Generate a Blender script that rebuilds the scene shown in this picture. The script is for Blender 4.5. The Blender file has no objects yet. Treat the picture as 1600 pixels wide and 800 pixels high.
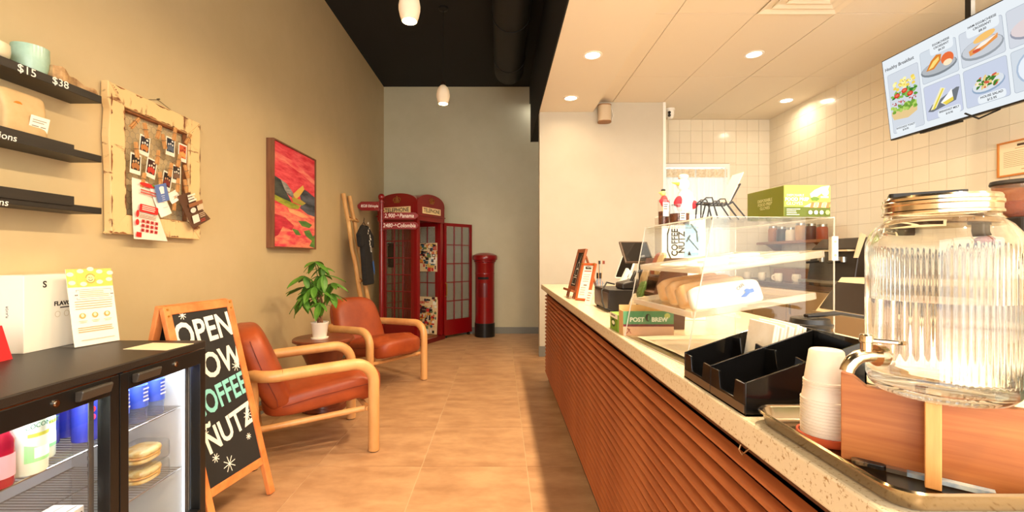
import bpy, bmesh, math, random
from mathutils import Matrix, Vector, Euler
random.seed(7)
ORD = ['first', 'second', 'third', 'fourth', 'fifth', 'sixth', 'seventh', 'eighth', 'ninth', 'tenth', 'eleventh', 'twelfth', 'thirteenth']
S = bpy.context.scene
COL = S.collection
R = math.radians
# ------------------------------------------------------------------ camera
CAMZ = 1.195
cam_d = bpy.data.cameras.new('camera')
cam_d.sensor_width = 36.0
cam_d.lens = 711.0 / 1600.0 * 36.0
cam_d.shift_x = 18.0 / 1600.0
cam_d.shift_y = 2.0 / 1600.0
cam_d.clip_start = 0.02
cam = bpy.data.objects.new('camera', cam_d); COL.objects.link(cam)
cam.location = (0, 0, CAMZ); cam.rotation_euler = (R(90), 0, 0)
S.camera = cam
# ------------------------------------------------------------------ view + world
S.view_settings.view_transform = 'Standard'
S.view_settings.look = 'None'
S.view_settings.gamma = 1.0
S.view_settings.use_curve_mapping = False
S.view_settings.exposure = 0.15
S.cycles.max_bounces = 14
S.cycles.transparent_max_bounces = 24
S.cycles.transmission_bounces = 12
S.cycles.glossy_bounces = 5
S.cycles.sample_clamp_indirect = 4.0
S.cycles.blur_glossy = 1.0
W = bpy.data.worlds.new('daylight'); S.world = W; W.use_nodes = True
bg = W.node_tree.nodes['Background']
bg.inputs[0].default_value = (1.0, 0.98, 0.92, 1)
bg.inputs[1].default_value = 6.5
WARM = (1.0, 0.77, 0.49)
KWARM = (1.0, 0.84, 0.63)
DOWN_W = 31.0      # watts of a recessed downlight
PEND_E = 700.0

# ------------------------------------------------------------------ materials
def lin(c):
    o = []
    for v in c[:3]:
        v = v / 255.0
        o.append(v / 12.92 if v <= 0.04045 else ((v + 0.055) / 1.055) ** 2.4)
    return (o[0], o[1], o[2], 1.0)
MATS = {}
def mat(name, col=(200, 200, 200), rough=0.6, metal=0.0, col2=None, scale=8.0, stretch=(1, 1, 1), detail=4.0, lo=0.35, hi=0.65,
        bump=0.0, bscale=None, spec=0.5, emit=0.0, trans=0.0, alpha=None, coat=0.0, rnd=0.0, ior=1.45, subsurf=0.0):
    if name in MATS: return MATS[name]
    m = bpy.data.materials.new(name); m.use_nodes = True
    nt = m.node_tree; b = nt.nodes['Principled BSDF']
    b.inputs['Base Color'].default_value = lin(col)
    b.inputs['Roughness'].default_value = rough
    b.inputs['Metallic'].default_value = metal
    b.inputs['Specular IOR Level'].default_value = spec
    b.inputs['IOR'].default_value = ior
    b.inputs['Coat Weight'].default_value = coat
    b.inputs['Transmission Weight'].default_value = trans
    if subsurf: b.inputs['Subsurface Weight'].default_value = subsurf; b.inputs['Subsurface Scale'].default_value = 0.01
    if emit:
        b.inputs['Emission Color'].default_value = lin(col); b.inputs['Emission Strength'].default_value = emit
    if alpha is not None: b.inputs['Alpha'].default_value = alpha
    if col2 is not None or bump:
        tc = nt.nodes.new('ShaderNodeTexCoord'); mp = nt.nodes.new('ShaderNodeMapping')
        mp.inputs['Scale'].default_value = stretch
        nt.links.new(tc.outputs['Object'], mp.inputs['Vector'])
        if rnd:
            oi = nt.nodes.new('ShaderNodeObjectInfo'); mul = nt.nodes.new('ShaderNodeMath'); mul.operation = 'MULTIPLY'
            mul.inputs[1].default_value = 40.0; nt.links.new(oi.outputs['Random'], mul.inputs[0])
            nt.links.new(mul.outputs[0], mp.inputs['Location'])
        nz = nt.nodes.new('ShaderNodeTexNoise'); nz.inputs['Scale'].default_value = scale; nz.inputs['Detail'].default_value = detail
        nz.inputs['Roughness'].default_value = 0.6
        nt.links.new(mp.outputs[0], nz.inputs['Vector'])
        if col2 is not None:
            cr = nt.nodes.new('ShaderNodeValToRGB')
            cr.color_ramp.elements[0].position = lo; cr.color_ramp.elements[0].color = lin(col)
            cr.color_ramp.elements[1].position = hi; cr.color_ramp.elements[1].color = lin(col2)
            nt.links.new(nz.outputs['Fac'], cr.inputs['Fac'])
            nt.links.new(cr.outputs['Color'], b.inputs['Base Color'])
            if emit: nt.links.new(cr.outputs['Color'], b.inputs['Emission Color'])
        if bump:
            bp = nt.nodes.new('ShaderNodeBump'); bp.inputs['Strength'].default_value = bump; bp.inputs['Distance'].default_value = 0.004
            src = nz
            if bscale:
                src = nt.nodes.new('ShaderNodeTexNoise'); src.inputs['Scale'].default_value = bscale
                nt.links.new(mp.outputs[0], src.inputs['Vector'])
            nt.links.new(src.outputs['Fac'], bp.inputs['Height'])
            nt.links.new(bp.outputs[0], b.inputs['Normal'])
    MATS[name] = m
    return m
def clear_pane(name, tint=(255, 255, 255), rough=0.02, gloss=1.0, haze=0.0):
    """thin clear sheet: straight-through transmission plus Fresnel reflection"""
    if name in MATS: return MATS[name]
    m = bpy.data.materials.new(name); m.use_nodes = True
    nt = m.node_tree; nt.nodes.clear()
    out = nt.nodes.new('ShaderNodeOutputMaterial'); tr = nt.nodes.new('ShaderNodeBsdfTransparent'); gl = nt.nodes.new('ShaderNodeBsdfGlossy')
    tr.inputs[0].default_value = lin(tint); gl.inputs['Roughness'].default_value = rough
    fr = nt.nodes.new('ShaderNodeLayerWeight'); fr.inputs[0].default_value = 0.5
    pw_n = nt.nodes.new('ShaderNodeMath'); pw_n.operation = 'POWER'; pw_n.inputs[1].default_value = 5.0
    nt.links.new(fr.outputs['Facing'], pw_n.inputs[0])
    mu = nt.nodes.new('ShaderNodeMath'); mu.operation = 'MULTIPLY_ADD'; mu.inputs[1].default_value = 0.6 * gloss; mu.inputs[2].default_value = 0.035 * gloss
    nt.links.new(pw_n.outputs[0], mu.inputs[0])
    mx = nt.nodes.new('ShaderNodeMixShader'); nt.links.new(mu.outputs[0], mx.inputs[0])
    base = tr
    if haze:
        df = nt.nodes.new('ShaderNodeBsdfTranslucent'); d2 = nt.nodes.new('ShaderNodeBsdfDiffuse'); ad = nt.nodes.new('ShaderNodeMixShader')
        nt.links.new(df.outputs[0], ad.inputs[1]); nt.links.new(d2.outputs[0], ad.inputs[2])
        m2 = nt.nodes.new('ShaderNodeMixShader'); m2.inputs[0].default_value = haze
        nt.links.new(tr.outputs[0], m2.inputs[1]); nt.links.new(ad.outputs[0], m2.inputs[2]); base = m2
    nt.links.new(base.outputs[0], mx.inputs[1]); nt.links.new(gl.outputs[0], mx.inputs[2])
    nt.links.new(mx.outputs[0], out.inputs[0])
    MATS[name] = m
    return m
def translucent(name, col, frac=0.5):
    if name in MATS: return MATS[name]
    m = bpy.data.materials.new(name); m.use_nodes = True
    nt = m.node_tree; nt.nodes.clear()
    out = nt.nodes.new('ShaderNodeOutputMaterial'); a = nt.nodes.new('ShaderNodeBsdfTranslucent'); b = nt.nodes.new('ShaderNodeBsdfDiffuse')
    a.inputs[0].default_value = lin(col); b.inputs[0].default_value = lin(col)
    mx = nt.nodes.new('ShaderNodeMixShader'); mx.inputs[0].default_value = frac
    nt.links.new(b.outputs[0], mx.inputs[1]); nt.links.new(a.outputs[0], mx.inputs[2]); nt.links.new(mx.outputs[0], out.inputs[0])
    MATS[name] = m
    return m
def glassm(name, col=(255, 255, 255), ior=1.45, rough=0.0):
    if name in MATS: return MATS[name]
    m = bpy.data.materials.new(name); m.use_nodes = True
    nt = m.node_tree; nt.nodes.clear()
    out = nt.nodes.new('ShaderNodeOutputMaterial'); g = nt.nodes.new('ShaderNodeBsdfGlass')
    g.inputs['Color'].default_value = lin(col); g.inputs['IOR'].default_value = ior; g.inputs['Roughness'].default_value = rough
    nt.links.new(g.outputs[0], out.inputs[0]); MATS[name] = m
    return m
def emitter(name, col, strength):
    if name in MATS: return MATS[name]
    m = bpy.data.materials.new(name); m.use_nodes = True
    nt = m.node_tree; nt.nodes.clear()
    out = nt.nodes.new('ShaderNodeOutputMaterial'); e = nt.nodes.new('ShaderNodeEmission')
    e.inputs[0].default_value = lin(col); e.inputs[1].default_value = strength
    nt.links.new(e.outputs[0], out.inputs[0]); MATS[name] = m
    return m
def ink(c, kind='paper', strength=1.0):
    key = 'ink_%s_%d_%d_%d' % (kind, c[0], c[1], c[2])
    if kind == 'screen': return emitter(key, c, strength)
    return mat(key, c, 0.7 if kind == 'paper' else 0.5)

# ------------------------------------------------------------------ mesh building
class MB:
    def __init__(s): s.v = []; s.f = []; s.mi = []; s.m = Matrix.Identity(4); s.cur = 0
    def add(s, vs, fs):
        o = len(s.v)
        s.v += [tuple(s.m @ Vector(p)) for p in vs]
        s.f += [tuple(i + o for i in f) for f in fs]; s.mi += [s.cur] * len(fs)
        return s
    def box(s, x0, x1, y0, y1, z0, z1):
        v = [(x0, y0, z0), (x1, y0, z0), (x1, y1, z0), (x0, y1, z0), (x0, y0, z1), (x1, y0, z1), (x1, y1, z1), (x0, y1, z1)]
        return s.add(v, [(0, 3, 2, 1), (4, 5, 6, 7), (0, 1, 5, 4), (1, 2, 6, 5), (2, 3, 7, 6), (3, 0, 4, 7)])
    def cbox(s, c, d):
        return s.box(c[0] - d[0] / 2, c[0] + d[0] / 2, c[1] - d[1] / 2, c[1] + d[1] / 2, c[2] - d[2] / 2, c[2] + d[2] / 2)
    def lathe(s, prof, n=24, c=(0, 0, 0), mod=None):
        vs = []; fs = []; k = len(prof)
        for j in range(n):
            a = 2 * math.pi * j / n
            for i, (r, z) in enumerate(prof):
                rr = r + (mod(a, z) if mod else 0)
                vs.append((c[0] + rr * math.cos(a), c[1] + rr * math.sin(a), c[2] + z))
        for j in range(n):
            q = (j + 1) % n
            for i in range(k - 1):
                fs.append((j * k + i, q * k + i, q * k + i + 1, j * k + i + 1))
        if k > 3 and prof[0][0] > 1e-6 and prof[-1][0] > 1e-6 and math.hypot(prof[0][0] - prof[-1][0], prof[0][1] - prof[-1][1]) < .007:
            for j in range(n): fs.append((j * k + k - 1, ((j + 1) % n) * k + k - 1, ((j + 1) % n) * k, j * k))   # hollow shell: close wall, leave the mouth open
            return s.add(vs, fs)
        if prof[0][0] > 1e-6: fs.append(tuple(j * k for j in range(n))[::-1])
        if prof[-1][0] > 1e-6: fs.append(tuple(j * k + k - 1 for j in range(n)))
        return s.add(vs, fs)
    def cyl(s, c, r, h, n=20, r2=None): return s.lathe([(r, 0), (r if r2 is None else r2, h)], n, c)
    def tube(s, pts, r, n=10, closed=False, caps=True):
        pts = [Vector(p) for p in pts]; k = len(pts); vs = []; fs = []
        rad = r if isinstance(r, (list, tuple)) else [r] * k
        up = None
        for i in range(k):
            if closed: t = pts[(i + 1) % k] - pts[i - 1]
            else: t = pts[min(i + 1, k - 1)] - pts[max(i - 1, 0)]
            t.normalize()
            if up is None:
                up = Vector((0, 0, 1)) if abs(t.z) < 0.9 else Vector((1, 0, 0))
            a = up - t * up.dot(t); a.normalize(); up = a; b = t.cross(a)
            for j in range(n):
                g = 2 * math.pi * j / n
                vs.append(tuple(pts[i] + (a * math.cos(g) + b * math.sin(g)) * rad[i]))
        for i in range(k if closed else k - 1):
            q = (i + 1) % k
            for j in range(n):
                w = (j + 1) % n
                fs.append((i * n + j, i * n + w, q * n + w, q * n + j))
        if not closed and caps:
            fs.append(tuple(range(n))[::-1]); fs.append(tuple((k - 1) * n + j for j in range(n)))
        return s.add(vs, fs)
    def prism(s, poly, o, u, v, n, d):
        """polygon in (u,v) at origin o, extruded by d along n"""
        o, u, v, n = Vector(o), Vector(u), Vector(v), Vector(n)
        k = len(poly)
        vs = [tuple(o + u * a + v * b) for a, b in poly] + [tuple(o + u * a + v * b + n * d) for a, b in poly]
        fs = [tuple(range(k))[::-1], tuple(range(k, 2 * k))] + [(i, (i + 1) % k, k + (i + 1) % k, k + i) for i in range(k)]
        return s.add(vs, fs)
    def sup(s, sx, sy, sz, p=0.4, nu=28, nv=16, fn=None):
        """superellipsoid cushion"""
        def e(x): return math.copysign(abs(x) ** p, x)
        vs = []; fs = []
        for i in range(nv + 1):
            ph = -math.pi / 2 + math.pi * i / nv
            for j in range(nu):
                th = 2 * math.pi * j / nu
                q = (sx * e(math.cos(ph)) * e(math.cos(th)), sy * e(math.cos(ph)) * e(math.sin(th)), sz * e(math.sin(ph)))
                vs.append(fn(q) if fn else q)
        for i in range(nv):
            for j in range(nu):
                w = (j + 1) % nu
                fs.append((i * nu + j, i * nu + w, (i + 1) * nu + w, (i + 1) * nu + j))
        return s.add(vs, fs)
    def grid(s, fn, nu, nv):
        vs = [fn(i / nu, j / nv) for j in range(nv + 1) for i in range(nu + 1)]
        fs = [(j * (nu + 1) + i, j * (nu + 1) + i + 1, (j + 1) * (nu + 1) + i + 1, (j + 1) * (nu + 1) + i) for j in range(nv) for i in range(nu)]
        return s.add(vs, fs)
    def mesh(s, name, mats, smooth=False):
        me = bpy.data.meshes.new(name); me.from_pydata(s.v, [], s.f)
        for m in (mats if isinstance(mats, (list, tuple)) else [mats]): me.materials.append(m)
        if any(s.mi): me.polygons.foreach_set('material_index', s.mi)
        bm = bmesh.new(); bm.from_mesh(me); bmesh.ops.recalc_face_normals(bm, faces=bm.faces); bm.to_mesh(me); bm.free()
        if smooth:
            me.polygons.foreach_set('use_smooth', [True] * len(me.polygons))
            try: me.set_sharp_from_angle(angle=R(smooth if smooth is not True else 40))
            except Exception: pass
        me.update()
        return me
    def build(s, name, mats, parent=None, smooth=False, bevel=0, seg=2, loc=None, rot=None):
        o = bpy.data.objects.new(name, s.mesh(name, mats, smooth)); COL.objects.link(o)
        if parent: o.parent = parent
        if loc is not None: o.location = loc
        if rot is not None: o.rotation_euler = rot
        if bevel:
            b = o.modifiers.new('bevel', 'BEVEL'); b.width = bevel; b.segments = seg; b.limit_method = 'ANGLE'; b.angle_limit = R(40)
            b.harden_normals = False
        return o
def tag(o, label=None, cat=None, group=None, kind=None):
    if label: o['label'] = label
    if cat: o['category'] = cat
    if group: o['group'] = group
    if kind: o['kind'] = kind
    return o
def thing(name, label, cat, loc=(0, 0, 0), rotz=0.0, group=None, rot=None):
    o = bpy.data.objects.new(name, None); COL.objects.link(o)
    o.empty_display_size = 0.05
    o.location = loc; o.rotation_euler = rot if rot is not None else (0, 0, rotz)
    return tag(o, label, cat, group)
def struct(o): o['kind'] = 'structure'; return o
def dup(root, loc=None, rot=None, label=None):
    r = root.copy(); COL.objects.link(r)
    if loc is not None: r.location = loc
    if rot is not None: r.rotation_euler = rot
    if label: r['label'] = label
    for ch in list(root.children):
        c = ch.copy(); COL.objects.link(c); c.parent = r
        for g in list(ch.children):
            d = g.copy(); COL.objects.link(d); d.parent = c
    return r
def like(o, name=None, parent=None, loc=None, rot=None, scale=None):
    c = o.copy(); COL.objects.link(c)
    if name: c.name = name
    c.parent = parent if parent else o.parent
    if loc is not None: c.location = loc
    if rot is not None: c.rotation_euler = rot
    if scale is not None: c.scale = scale
    return c
def frame(o, u, v):
    u = Vector(u).normalized(); v = Vector(v); v = (v - u * v.dot(u)).normalized(); n = u.cross(v)
    m = Matrix.Identity(4)
    for i in range(3): m[i][0] = u[i]; m[i][1] = v[i]; m[i][2] = n[i]; m[i][3] = o[i]
    return m
# flat print: coloured layers lying on a surface, in the surface's own (u, v)
class Print:
    def __init__(s, M, kind='paper', strength=1.0, step=0.0002):
        s.M = M; s.kind = kind; s.str = strength; s.b = MB(); s.b.m = M; s.cols = []; s.z = step; s.step = step
    def use(s, c):
        if c not in s.cols: s.cols.append(c)
        s.b.cur = s.cols.index(c)
    def up(s): s.z += s.step
    def poly(s, c, pts):
        s.use(c); s.b.add([(a, b, s.z) for a, b in pts], [tuple(range(len(pts)))]); s.up(); return s
    def rect(s, c, x0, x1, y0, y1): return s.poly(c, [(x0, y0), (x1, y0), (x1, y1), (x0, y1)])
    def rects(s, c, rs):
        s.use(c)
        for x0, x1, y0, y1 in rs: s.b.add([(x0, y0, s.z), (x1, y0, s.z), (x1, y1, s.z), (x0, y1, s.z)], [(0, 1, 2, 3)])
        s.up(); return s
    def ell(s, c, x, y, rx, ry, n=20, a0=0.0, rot=0.0, wob=0.0, seed=0):
        rr = random.Random(seed)
        pts = []
        for i in range(n):
            a = 2 * math.pi * i / n + a0; k = 1 + wob * (rr.random() - 0.5)
            px, py = rx * k * math.cos(a), ry * k * math.sin(a)
            pts.append((x + px * math.cos(rot) - py * math.sin(rot), y + px * math.sin(rot) + py * math.cos(rot)))
        return s.poly(c, pts)
    def line(s, c, pts, w=0.001, closed=False):
        s.use(c); k = len(pts)
        for i in range(k if closed else k - 1):
            a = Vector(pts[i]); b = Vector(pts[(i + 1) % k]); d = b - a
            if d.length < 1e-7: continue
            d.normalize(); q = Vector((-d.y, d.x)) * w / 2; a2 = a - d * w / 2; b2 = b + d * w / 2
            s.b.add([(a2.x - q.x, a2.y - q.y, s.z), (b2.x - q.x, b2.y - q.y, s.z), (b2.x + q.x, b2.y + q.y, s.z), (a2.x + q.x, a2.y + q.y, s.z)], [(0, 1, 2, 3)])
        s.up(); return s
    def lines(s, c, x0, x1, y1, n, dy, h, ragged=0.2, seed=1):
        rr = random.Random(seed)
        return s.rects(c, [(x0, x1 - (x1 - x0) * ragged * rr.random(), y1 - i * dy - h, y1 - i * dy) for i in range(n)])
    def build(s, name, parent=None):
        return s.b.build(name, [ink(c, s.kind, s.str) for c in s.cols], parent)
TEXTS = []
def text(s, size, m, M, parent=None, name='lettering', align='CENTER', depth=0.0003, shear=0.0, bold=0.0, sx=1.0, space=1.0):
    cu = bpy.data.curves.new('font', 'FONT'); cu.body = s; cu.size = size; cu.align_x = align; cu.align_y = 'CENTER'
    cu.extrude = depth; cu.shear = shear; cu.offset = bold; cu.space_character = space; cu.resolution_u = 3
    f = bpy.data.objects.new('font', cu); COL.objects.link(f)
    o = bpy.data.objects.new(name, bpy.data.meshes.new(name)); COL.objects.link(o)
    if parent: o.parent = parent
    TEXTS.append((o, f, m, M @ Matrix.Diagonal((sx, 1, 1, 1))))
    return o
def finish_texts():
    bpy.context.view_layer.update(); dg = bpy.context.evaluated_depsgraph_get()
    for o, f, m, M in TEXTS:
        me = bpy.data.meshes.new_from_object(f.evaluated_get(dg)); me.transform(M); me.materials.clear(); me.materials.append(m)
        me.name = o.name; o.data = me
    for o, f, m, M in TEXTS:
        cu = f.data; bpy.data.objects.remove(f); bpy.data.curves.remove(cu)
def arc(c, r, a0, a1, n, plane='xz'):
    pts = []
    for i in range(n + 1):
        a = R(a0 + (a1 - a0) * i / n)
        if plane == 'xz': pts.append((c[0] + r * math.cos(a), c[1], c[2] + r * math.sin(a)))
        elif plane == 'xy': pts.append((c[0] + r * math.cos(a), c[1] + r * math.sin(a), c[2]))
        else: pts.append((c[0], c[1] + r * math.cos(a), c[2] + r * math.sin(a)))
    return pts
def rrect(w, h, r, n=5, cx=0, cy=0):
    pts = []
    for (x, y, a) in ((w / 2 - r, h / 2 - r, 0), (-w / 2 + r, h / 2 - r, 90), (-w / 2 + r, -h / 2 + r, 180), (w / 2 - r, -h / 2 + r, 270)):
        for i in range(n + 1):
            t = R(a + 90 * i / n); pts.append((cx + x + r * math.cos(t), cy + y + r * math.sin(t)))
    return pts
# ================================================================== THE SETTING
XL, YB, ZB = -1.83, 7.14, 3.87          # left wall, back wall, black ceiling
XR, YK, ZT, ZS = 3.65, 6.17, 3.06, 2.945  # right wall, kitchen back wall, tile ceiling, soffit
YF = -1.7                                # shop front behind the photographer
YP = 5.48                                # partition
paint = mat('wall_paint', (200, 191, 160), 0.55, col2=(195, 186, 154), scale=3, bump=0.05, bscale=220)
white_paint = mat('white_paint', (200, 192, 174), 0.6, col2=(196, 187, 168), scale=2.5)
black_paint = mat('black_ceiling_paint', (21, 20, 18), .85)
cream = mat('ceiling_cream', (236, 226, 206), 0.75)
grey_base = mat('grey_baseboard', (128, 126, 118), 0.5)
grout = mat('floor_grout', (196, 166, 130), .9)

fl = MB().box(XL - .1, XR + .1, YF, YB + .1, -0.1, -0.002).build('floor', grout); struct(fl)
stone = mat('floor_stone', (166, 124, 88), 0.40, col2=(196, 154, 114), scale=4.2, stretch=(1, 2.0, 1), detail=10, lo=0.34, hi=0.66, bump=0.06, bscale=60, rnd=1.0, spec=0.35)
tb = MB().box(-.2978, .2978, -.2978, .2978, -0.012, 0.0).mesh('floor_tile', stone)
edges_x = [-1.83, -1.65, -1.05, -.45, .15, .45]
for ix in range(-3, 1):
    for iy in range(-3, 12):
        cx = .15 + .6 * ix - .3 + .6; cy = 2.6 + .6 * (iy - 4) + .3
        if cx - .3 > .5 or cy > YB: continue
        x0, x1 = max(XL, cx - .2985), min(.75, cx + .2985); y0, y1 = cy - .2985, min(YB, cy + .2985)
        if ix > -3 and y1 - y0 > .59:
            t = bpy.data.objects.new('floor_tile', tb); COL.objects.link(t); t.location = (cx, cy, 0); t.parent = fl
            t.rotation_euler = (0, 0, R(90) * random.choice((0, 2)))
        else:
            MB().box(x0 - cx, x1 - cx, y0 - cy, y1 - cy, -.012, 0).build('floor_tile', stone, fl, loc=(cx, cy, 0))
# left sliver of tiles along the wall
for iy in range(-3, 12):
    cy = 2.6 + .6 * (iy - 4) + .3
    y1 = min(YB, cy + .2985)
    if cy - .2985 < YB: MB().box(-.18 + .003, 0, -.2985, y1 - cy, -.012, 0).build('floor_tile', stone, fl, loc=(-1.65 - .0015, cy, 0))

struct(MB().box(XL - .12, XL, YF, YB + .12, -.1, ZB + .1).build('wall_left', mat('warm_lit_wall_paint', (204, 182, 140), .55, col2=(199, 177, 134), scale=3, bump=.05, bscale=220)))  # warm light on this wall is mixed into its paint colour
struct(MB().box(XL, 2.1, YB, YB + .12, -.1, ZB + .1).build('wall_back', paint))
struct(MB().box(XL, .6, YB - .015, YB, 0, .10).build('baseboard_back', grey_base))
struct(MB().box(XL, XL + .012, 2.2, YB - .015, 0, .10).build('baseboard_left', grey_base))
struct(MB().box(.47, 1.957, YP, YP + .13, 0, ZT + .1).build('wall_partition', white_paint))
struct(MB().box(.462, 1.957, YP - .012, YP, 0, .125).build('baseboard_partition', grey_base))
struct(MB().box(1.957, 1.99, YP - .006, YP + .13, 0, ZT).build('trim_1', mat('white_trim', (245, 242, 234), .4)))
struct(MB().box(1.90, 1.957, YP + .13, YB, 0, ZT + .1).build('wall_passage', white_paint))
struct(MB().box(XL, .60, YF, YB, ZB, ZB + .1).build('ceiling', black_paint))
bk = MB().box(.455, .467, YF, 6.9, ZS - .004, ZB)
bk.box(.467, 1.114, YP + .13, 6.9, ZS, ZT + .4).box(.455, .60, 6.9, YB, 3.6, ZB)
struct(bk.build('wall_bulkhead', black_paint))
struct(MB().box(.467, 1.114, YF, YP, ZS, ZT + .1).build('ceiling_soffit', cream))
cb = MB().box(1.114, XR, YF, YK, ZT + .012, ZT + .1).build('ceiling_grid', mat('ceiling_joint', (120, 96, 66), .8)); struct(cb)
panel = mat('ceiling_panel', (238, 226, 204), .8, bump=.04, bscale=150)
cx_edges = [1.115, 1.347, 1.957, 2.567, 3.177, XR]
cy_edges = [YF, -.18, 1.04, 2.26, 3.48, 4.70, 5.92, YK]
for i in range(5):
    for j in range(7):
        x0, x1, y0, y1 = cx_edges[i], cx_edges[i + 1], cy_edges[j], cy_edges[j + 1]
        if j >= 5 and i <= 1 and y1 > YP: y1 = YP if j == 5 else y1
        if j == 6 and i <= 1: continue
        pieces = [(y0, y1)]
        if i == 2 and j == 3: pieces = [(y0, 2.87)]   # the air diffuser takes the rest of this bay
        for a, b in pieces:
            jig = random.uniform(-.0012, .0012)
            MB().box(x0 + .003, x1 - .003, a + .003, b - .003, ZT + jig, ZT + .011 + jig).build('ceiling_panel', panel, cb)
# kitchen back wall with a curtained window
tile_m = mat('wall_tile', (238, 228, 206), .16, spec=.5, col2=(234, 223, 200), scale=1.5, rnd=1)
wgrout = mat('wall_grout', (196, 176, 140), .8)
wx0, wx1, wz0, wz1 = 2.06, 3.09, .95, 2.46
kb = MB().box(1.99, wx0, YK, YK + .12, 0, ZT + .1).box(wx1, XR + .1, YK, YK + .12, 0, ZT + .1).box(wx0, wx1, YK, YK + .12, 0, wz0).box(wx0, wx1, YK, YK + .12, wz1, ZT + .1)
kb = struct(kb.build('wall_kitchen', wgrout))
tw = .153
tme = MB().box(-tw / 2 + .0013, tw / 2 - .0013, -.006, 0, -tw / 2 + .0013, tw / 2 - .0013).mesh('wall_tile', tile_m)
for i in range(11):
    for j in range(14):
        x = XR - tw * (i + .5); z = ZT - tw * (j + .5)
        if x - tw / 2 < 1.99 - .01: continue
        a0, a1, b0, b1 = x - tw / 2 + .0013, x + tw / 2 - .0013, z - tw / 2 + .0013, z + tw / 2 - .0013
        if a1 > wx0 and a0 < wx1 + .012 and b0 < wz1 + .012:      # cut around the window frame
            if b1 > wz1 + .02: MB().box(max(a0, 1.992), a1, YK - .006, YK, wz1 + .012, b1).build('wall_tile', tile_m, kb)
            if a1 > wx1 + .02: MB().box(wx1 + .012, a1, YK - .006, YK, b0, min(b1, wz1 + .010)).build('wall_tile', tile_m, kb)
            continue
        t = bpy.data.objects.new('wall_tile', tme); COL.objects.link(t); t.location = (x, YK, z); t.parent = kb
win = MB().box(wx0, wx0 + .05, YK - .02, YK + .1, wz0, wz1).box(wx1 - .05, wx1 + .01, YK - .02, YK + .1, wz0, wz1).box(wx0 + .05, wx1 - .05, YK - .02, YK + .1, wz1 - .05, wz1).box(wx0 + .05, wx1 - .05, YK - .02, YK + .1, wz0, wz0 + .04)
win = struct(win.build('window_1', mat('window_white', (245, 245, 242), .4)))
MB().box(wx0 + .05, wx1 - .05, YK + .05, YK + .056, wz0 + .04, wz1 - .05).build('pane', clear_pane('window_glass', (196, 206, 208)), win)
curt = thing('curtain', 'sheer white curtain with patterned valance in the kitchen window', 'curtain', (0, YK - .03, 0))
def cfold(u, v): return (wx0 + .03 + (wx1 - wx0 - .07) * u, .012 * math.sin(u * 75) + .004 * math.sin(u * 31), wz0 + .05 + (wz1 - .12 - wz0) * v)
MB().grid(cfold, 140, 4).build('sheer', translucent('sheer_cloth', (240, 246, 246), .2), curt, smooth=True)
def vfold(u, v): return (wx0 + .03 + (wx1 - wx0 - .07) * u, -.018 + .010 * math.sin(u * 60), wz1 - .19 + .11 * v)
MB().grid(vfold, 110, 2).build('valance', mat('valance_cloth', (222, 204, 170), .8, col2=(244, 236, 216), scale=38), curt, smooth=True)
# right wall
wr = struct(MB().box(XR, XR + .12, YF, YK + .12, -.1, ZT + .2).build('wall_right', wgrout))
tme2 = MB().box(-.006, 0, -tw / 2 + .0013, tw / 2 - .0013, -tw / 2 + .0013, tw / 2 - .0013).mesh('wall_tile', tile_m)
for i in range(23):
    for j in range(13):
        t = bpy.data.objects.new('wall_tile', tme2); COL.objects.link(t); t.location = (XR, YK - .006 - tw * (i + .5), ZT - tw * (j + .5)); t.parent = wr
rest = MB()
for i in range(23, 44):
    for j in range(13):
        y = YK - .006 - tw * (i + .5); z = ZT - tw * (j + .5)
        rest.box(XR - .006, XR, y - tw / 2 + .0013, y + tw / 2 - .0013, z - tw / 2 + .0013, z + tw / 2 - .0013)
tag(rest.build('wall_tile_field', tile_m, wr), kind='stuff')
# shop front behind the photographer (glazing left open to the day)
sf = MB().box(XL, XR, YF - .1, YF, 2.75, ZB).box(XL, XR, YF - .1, YF, 0, .25)
for x in (XL, -.6, .62, 1.9, XR - .08): sf.box(x, x + .08, YF - .1, YF, .25, 2.75)
struct(sf.build('wall_front', mat('frame_dark', (52, 48, 44), .5)))
struct(MB().box(.60, XR + .1, YF - .1, YF, 2.75, ZB).build('wall_front_top', white_paint))

# round black air duct under the black ceiling
d = MB(); d.tube([(.11, YF + .1, 3.66), (.11, 6.0, 3.66)], .19, 28)
for y in (5.6, 4.6, 3.6): d.tube([(.11, y, 3.66), (.11, y + .02, 3.66)], .197, 28)
tag(d.build('air_duct', mat('duct_black', (20, 19, 18), .6), smooth=True), 'round black air duct running along the black ceiling', 'duct')

# ------------------------------------------------------------------ ceiling lights
ring_m = mat('light_ring', (246, 240, 228), .5)
def downlight(x, y, z, label, group, w=1.0, col=WARM):
    t = thing('recessed_downlight', label, 'ceiling light', (x, y, z), 0, group)
    MB().lathe([(.062, -.001), (.066, -.006), (.082, -.005), (.085, 0)], 32).build('trim_ring', ring_m, t, smooth=True)
    MB().lathe([(0.0, -.0025), (.062, -.0025)], 32).build('lens', emitter('downlight_lens', (255, 244, 222), 14.0), t)
    l = bpy.data.lights.new('lamp', 'AREA'); l.shape = 'DISK'; l.size = .12; l.energy = DOWN_W * w; l.color = col; l.spread = R(165)
    o = bpy.data.objects.new('lamp', l); COL.objects.link(o); o.parent = t; o.location = (0, 0, -.008)
    return t
downlight(.773, 5.0, ZS, 'soffit downlight nearest the white partition wall, above the counter end', 'soffit downlights', .15)
downlight(.798, 3.94, ZS, 'second soffit downlight from the white partition wall', 'soffit downlights', .36)
for i, y in enumerate((2.88, 1.80, .72, -.4)): downlight(.79, y, ZS, 'soffit downlight over the counter, %s beyond the top edge of the picture' % ORD[i], 'soffit downlights', 1.3)
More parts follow.
